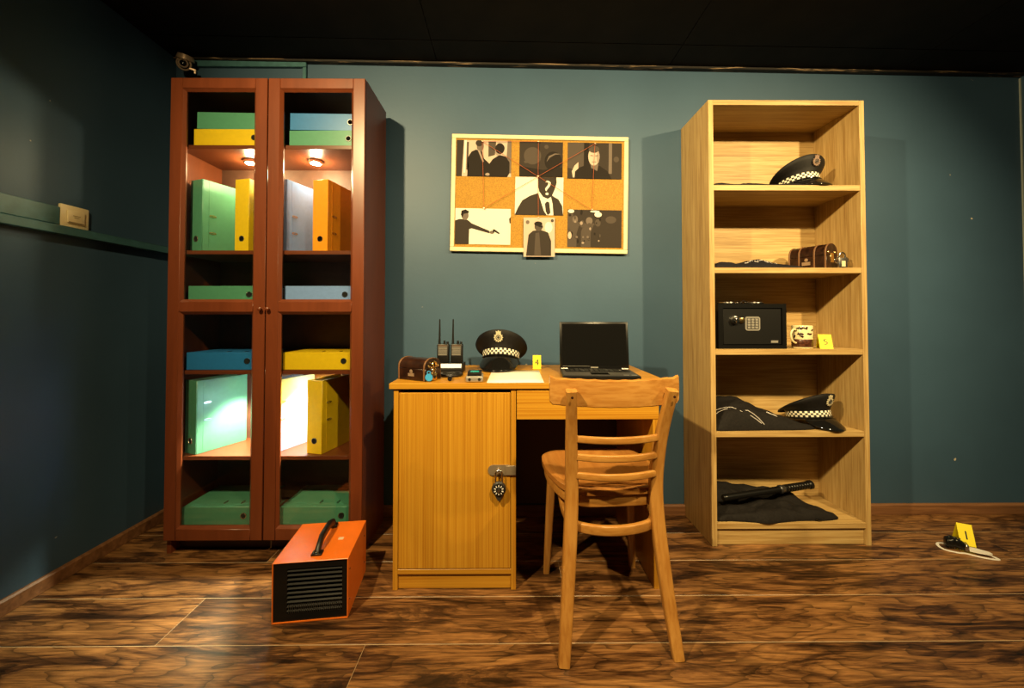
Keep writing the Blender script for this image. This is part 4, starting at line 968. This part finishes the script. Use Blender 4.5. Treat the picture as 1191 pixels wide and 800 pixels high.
t, on = garment('folded_cloth', 'thin dark cloth lying flat beside the cap on the top shelf', [(0.905, -0.258), (1.02, -0.262), (1.14, -0.258), (1.24, -0.262), (1.33, -0.255), (1.30, -0.12), (1.2, -0.05), (1.05, -0.04), (0.93, -0.06), (0.905, -0.15)], KS[0] + 0.001, lambda x, y: 0.014 + 0.014 * max(0, 1 - (x - 0.905) / 0.12) + 0.006 * cos((x - 1.10) * 30), 'cloth_navy', fold=0.006, seed=2.0)
t, on = garment('folded_shirt', 'dark folded shirt with pale lettering beside the strapped chest', [(0.906, -0.262), (1.0, -0.268), (1.1, -0.266), (1.2, -0.268), (1.30, -0.262), (1.30, -0.22), (1.24, -0.08), (1.1, -0.04), (0.95, -0.05), (0.906, -0.15)], KS[1] + 0.001, lambda x, y: 0.012 + 0.038 * max(0, 1 - (x - 0.905) / 0.12) + 0.022 * max(0, 1 - abs(x - 1.13) / 0.09), 'cloth_navy', fold=0.008, seed=5.0)
random.seed(8)
for k in range(7):
    x = 1.06 + k * 0.022; y = -0.235
    B().tube([on(x, y, 0.0012), on(x + 0.012, y + 0.012 * random.uniform(-1, 1), 0.0016), on(x + 0.018, y + 0.004, 0.0012)], 0.0016, 6).obj('pale_print', 'piping', t)
t, on = garment('folded_jacket', 'black folded jacket with white piping beside the police cap', [(0.905, -0.262), (1.0, -0.268), (1.12, -0.262), (1.25, -0.262), (1.35, -0.248), (1.36, -0.22), (1.27, -0.17), (1.18, -0.10), (1.10, -0.05), (1.0, -0.04), (0.905, -0.06), (0.904, -0.16)], KS[3] + 0.001, lambda x, y: 0.024 + (0.050 * max(0, 1 - abs(x - 0.93) / 0.14) + 0.085 * max(0, 1 - abs(x - 1.07) / 0.19)) * (0.50 + 3.2 * (y + 0.26)), 'cloth_black', fold=0.014, fs=11, seed=9.0, edge=5.0)
for dy, dx in ((0.0, 0.0), (0.014, 0.012)):
    B().tube([on(x + dx, y + dy * (1 - i / 10), 0.0018) for i, (x, y) in enumerate([(0.915 + 0.020 * k, -0.175 - 0.080 * (k / 10) ** 0.6) for k in range(11)])], 0.0016, 6).obj('piping', 'piping', t)
B().tube([on(1.16, -0.22, 0.002), on(1.175, -0.225, 0.003), on(1.19, -0.228, 0.003), on(1.205, -0.232, 0.002)], 0.0026, 6).obj('zip_pull', 'piping', t)
t, on = garment('crumpled_jacket', 'black crumpled jacket under the baton on the bookcase bottom', [(0.905, -0.255), (0.98, -0.262), (1.06, -0.272), (1.12, -0.285), (1.18, -0.276), (1.28, -0.262), (1.38, -0.262), (1.452, -0.248), (1.455, -0.225), (1.42, -0.16), (1.39, -0.08), (1.32, -0.034), (1.14, -0.028), (0.98, -0.028), (0.905, -0.05), (0.904, -0.16)], KS[4] + 0.001, lambda x, y: 0.016 + 0.075 * max(0, (y + 0.15) / 0.10) * max(0.55, 1.15 - (x - 0.9) / 0.5), 'cloth_black', fold=0.022, fs=9, seed=3.3, edge=9.0)
B().tube([on(1.345, -0.262, 0.002), on(1.352, -0.270, 0.004), on(1.362, -0.268, 0.002)], 0.004, 8).obj('toggle', 'black_gloss', t)
# baton
t = thing('baton', 'long black police baton lying across the crumpled jacket', 'baton', (0.962, -0.212, KS[4] + 0.080), (0, R(-1.6), R(12.4)))
B().lathe([(0.010, 0), (0.0135, 0.004), (0.0145, 0.02), (0.0145, 0.30), (0.0155, 0.31)], 20, (0, 0, 0), 'X').obj('shaft', 'black_satin', t)
B().lathe([(0.0155, 0.308), (0.019, 0.312), (0.019, 0.320), (0.0165, 0.324), (0.0165, 0.335)], 20, (0, 0, 0), 'X').obj('ferrule', 'gunmetal', t)
pr = [(0.0165, 0.334)]
for k in range(9): pr += [(0.0175, 0.340 + k * 0.015), (0.0175, 0.350 + k * 0.015), (0.0160, 0.353 + k * 0.015)]
pr += [(0.020, 0.478), (0.020, 0.492), (0.014, 0.498), (0.001, 0.499)]
B().lathe(pr, 20, (0, 0, 0), 'X').obj('grip', 'black_satin', t)

# ================================================================== FLOOR EVIDENCE
kn = thing('knife', 'broad white bladed knife with a black handle lying on the floor', 'knife', (1.895, -0.300, 0.0008), (0, 0, R(-35))); kn.scale = (0.66, 1.15, 1.7)
B().sweep(spline([(-0.028, 0, 0.012), (0.0, 0.002, 0.016), (0.03, 0.004, 0.016), (0.06, 0.0, 0.012)], 5), rrect(0.036, 0.022, 0.009), scale=[0.6, 0.9, 1.05, 1.0, 1.0, 1.12, 1.12, 1.05, 1.0, 1.02, 1.05, 0.95, 0.9, 0.85, 0.8, 0.75]).obj('handle', 'black_satin', kn)
for x in (-0.006, 0.018, 0.042): B().lathe([(0.004, 0.0), (0.004, 0.028), (0.002, 0.029)], 10, (x, 0.002, 0)).obj('rivet', 'steel', kn)
B().box(0.056, 0.078, -0.015, 0.016, 0.003, 0.020, 0.004).obj('guard', 'steel', kn)
B().prism([(0.078, -0.014), (0.078, 0.014), (0.120, 0.016), (0.172, 0.008), (0.180, -0.002), (0.165, -0.010), (0.120, -0.014)], 0.006, 0.0095, 'Z').obj('blade', 'white_plastic', kn)
# taped outline round the knife
b = B(); oc = Vector((1.895, -0.300, 0)); rm = Matrix.Rotation(R(-35), 3, 'Z') @ Matrix.Diagonal((0.66, 0.95, 1))
pts = [rm @ Vector(p) for p in spline([(-0.06, 0, 0), (-0.04, 0.03, 0), (0.01, 0.034, 0), (0.05, 0.024, 0), (0.10, 0.027, 0), (0.16, 0.022, 0), (0.203, -0.006, 0), (0.16, -0.022, 0), (0.10, -0.026, 0), (0.06, -0.023, 0), (0.02, -0.034, 0), (-0.04, -0.032, 0)], 8, True)]
b.sweep(pts, rrect(0.0105, 0.0024, 0.0008, 1), closed=True)
tag(b.obj('tape_outline', 'white_plastic', None, oc + Vector((0, 0, 0.0014))), 'white outline taped on the floor round the knife', 'outline')
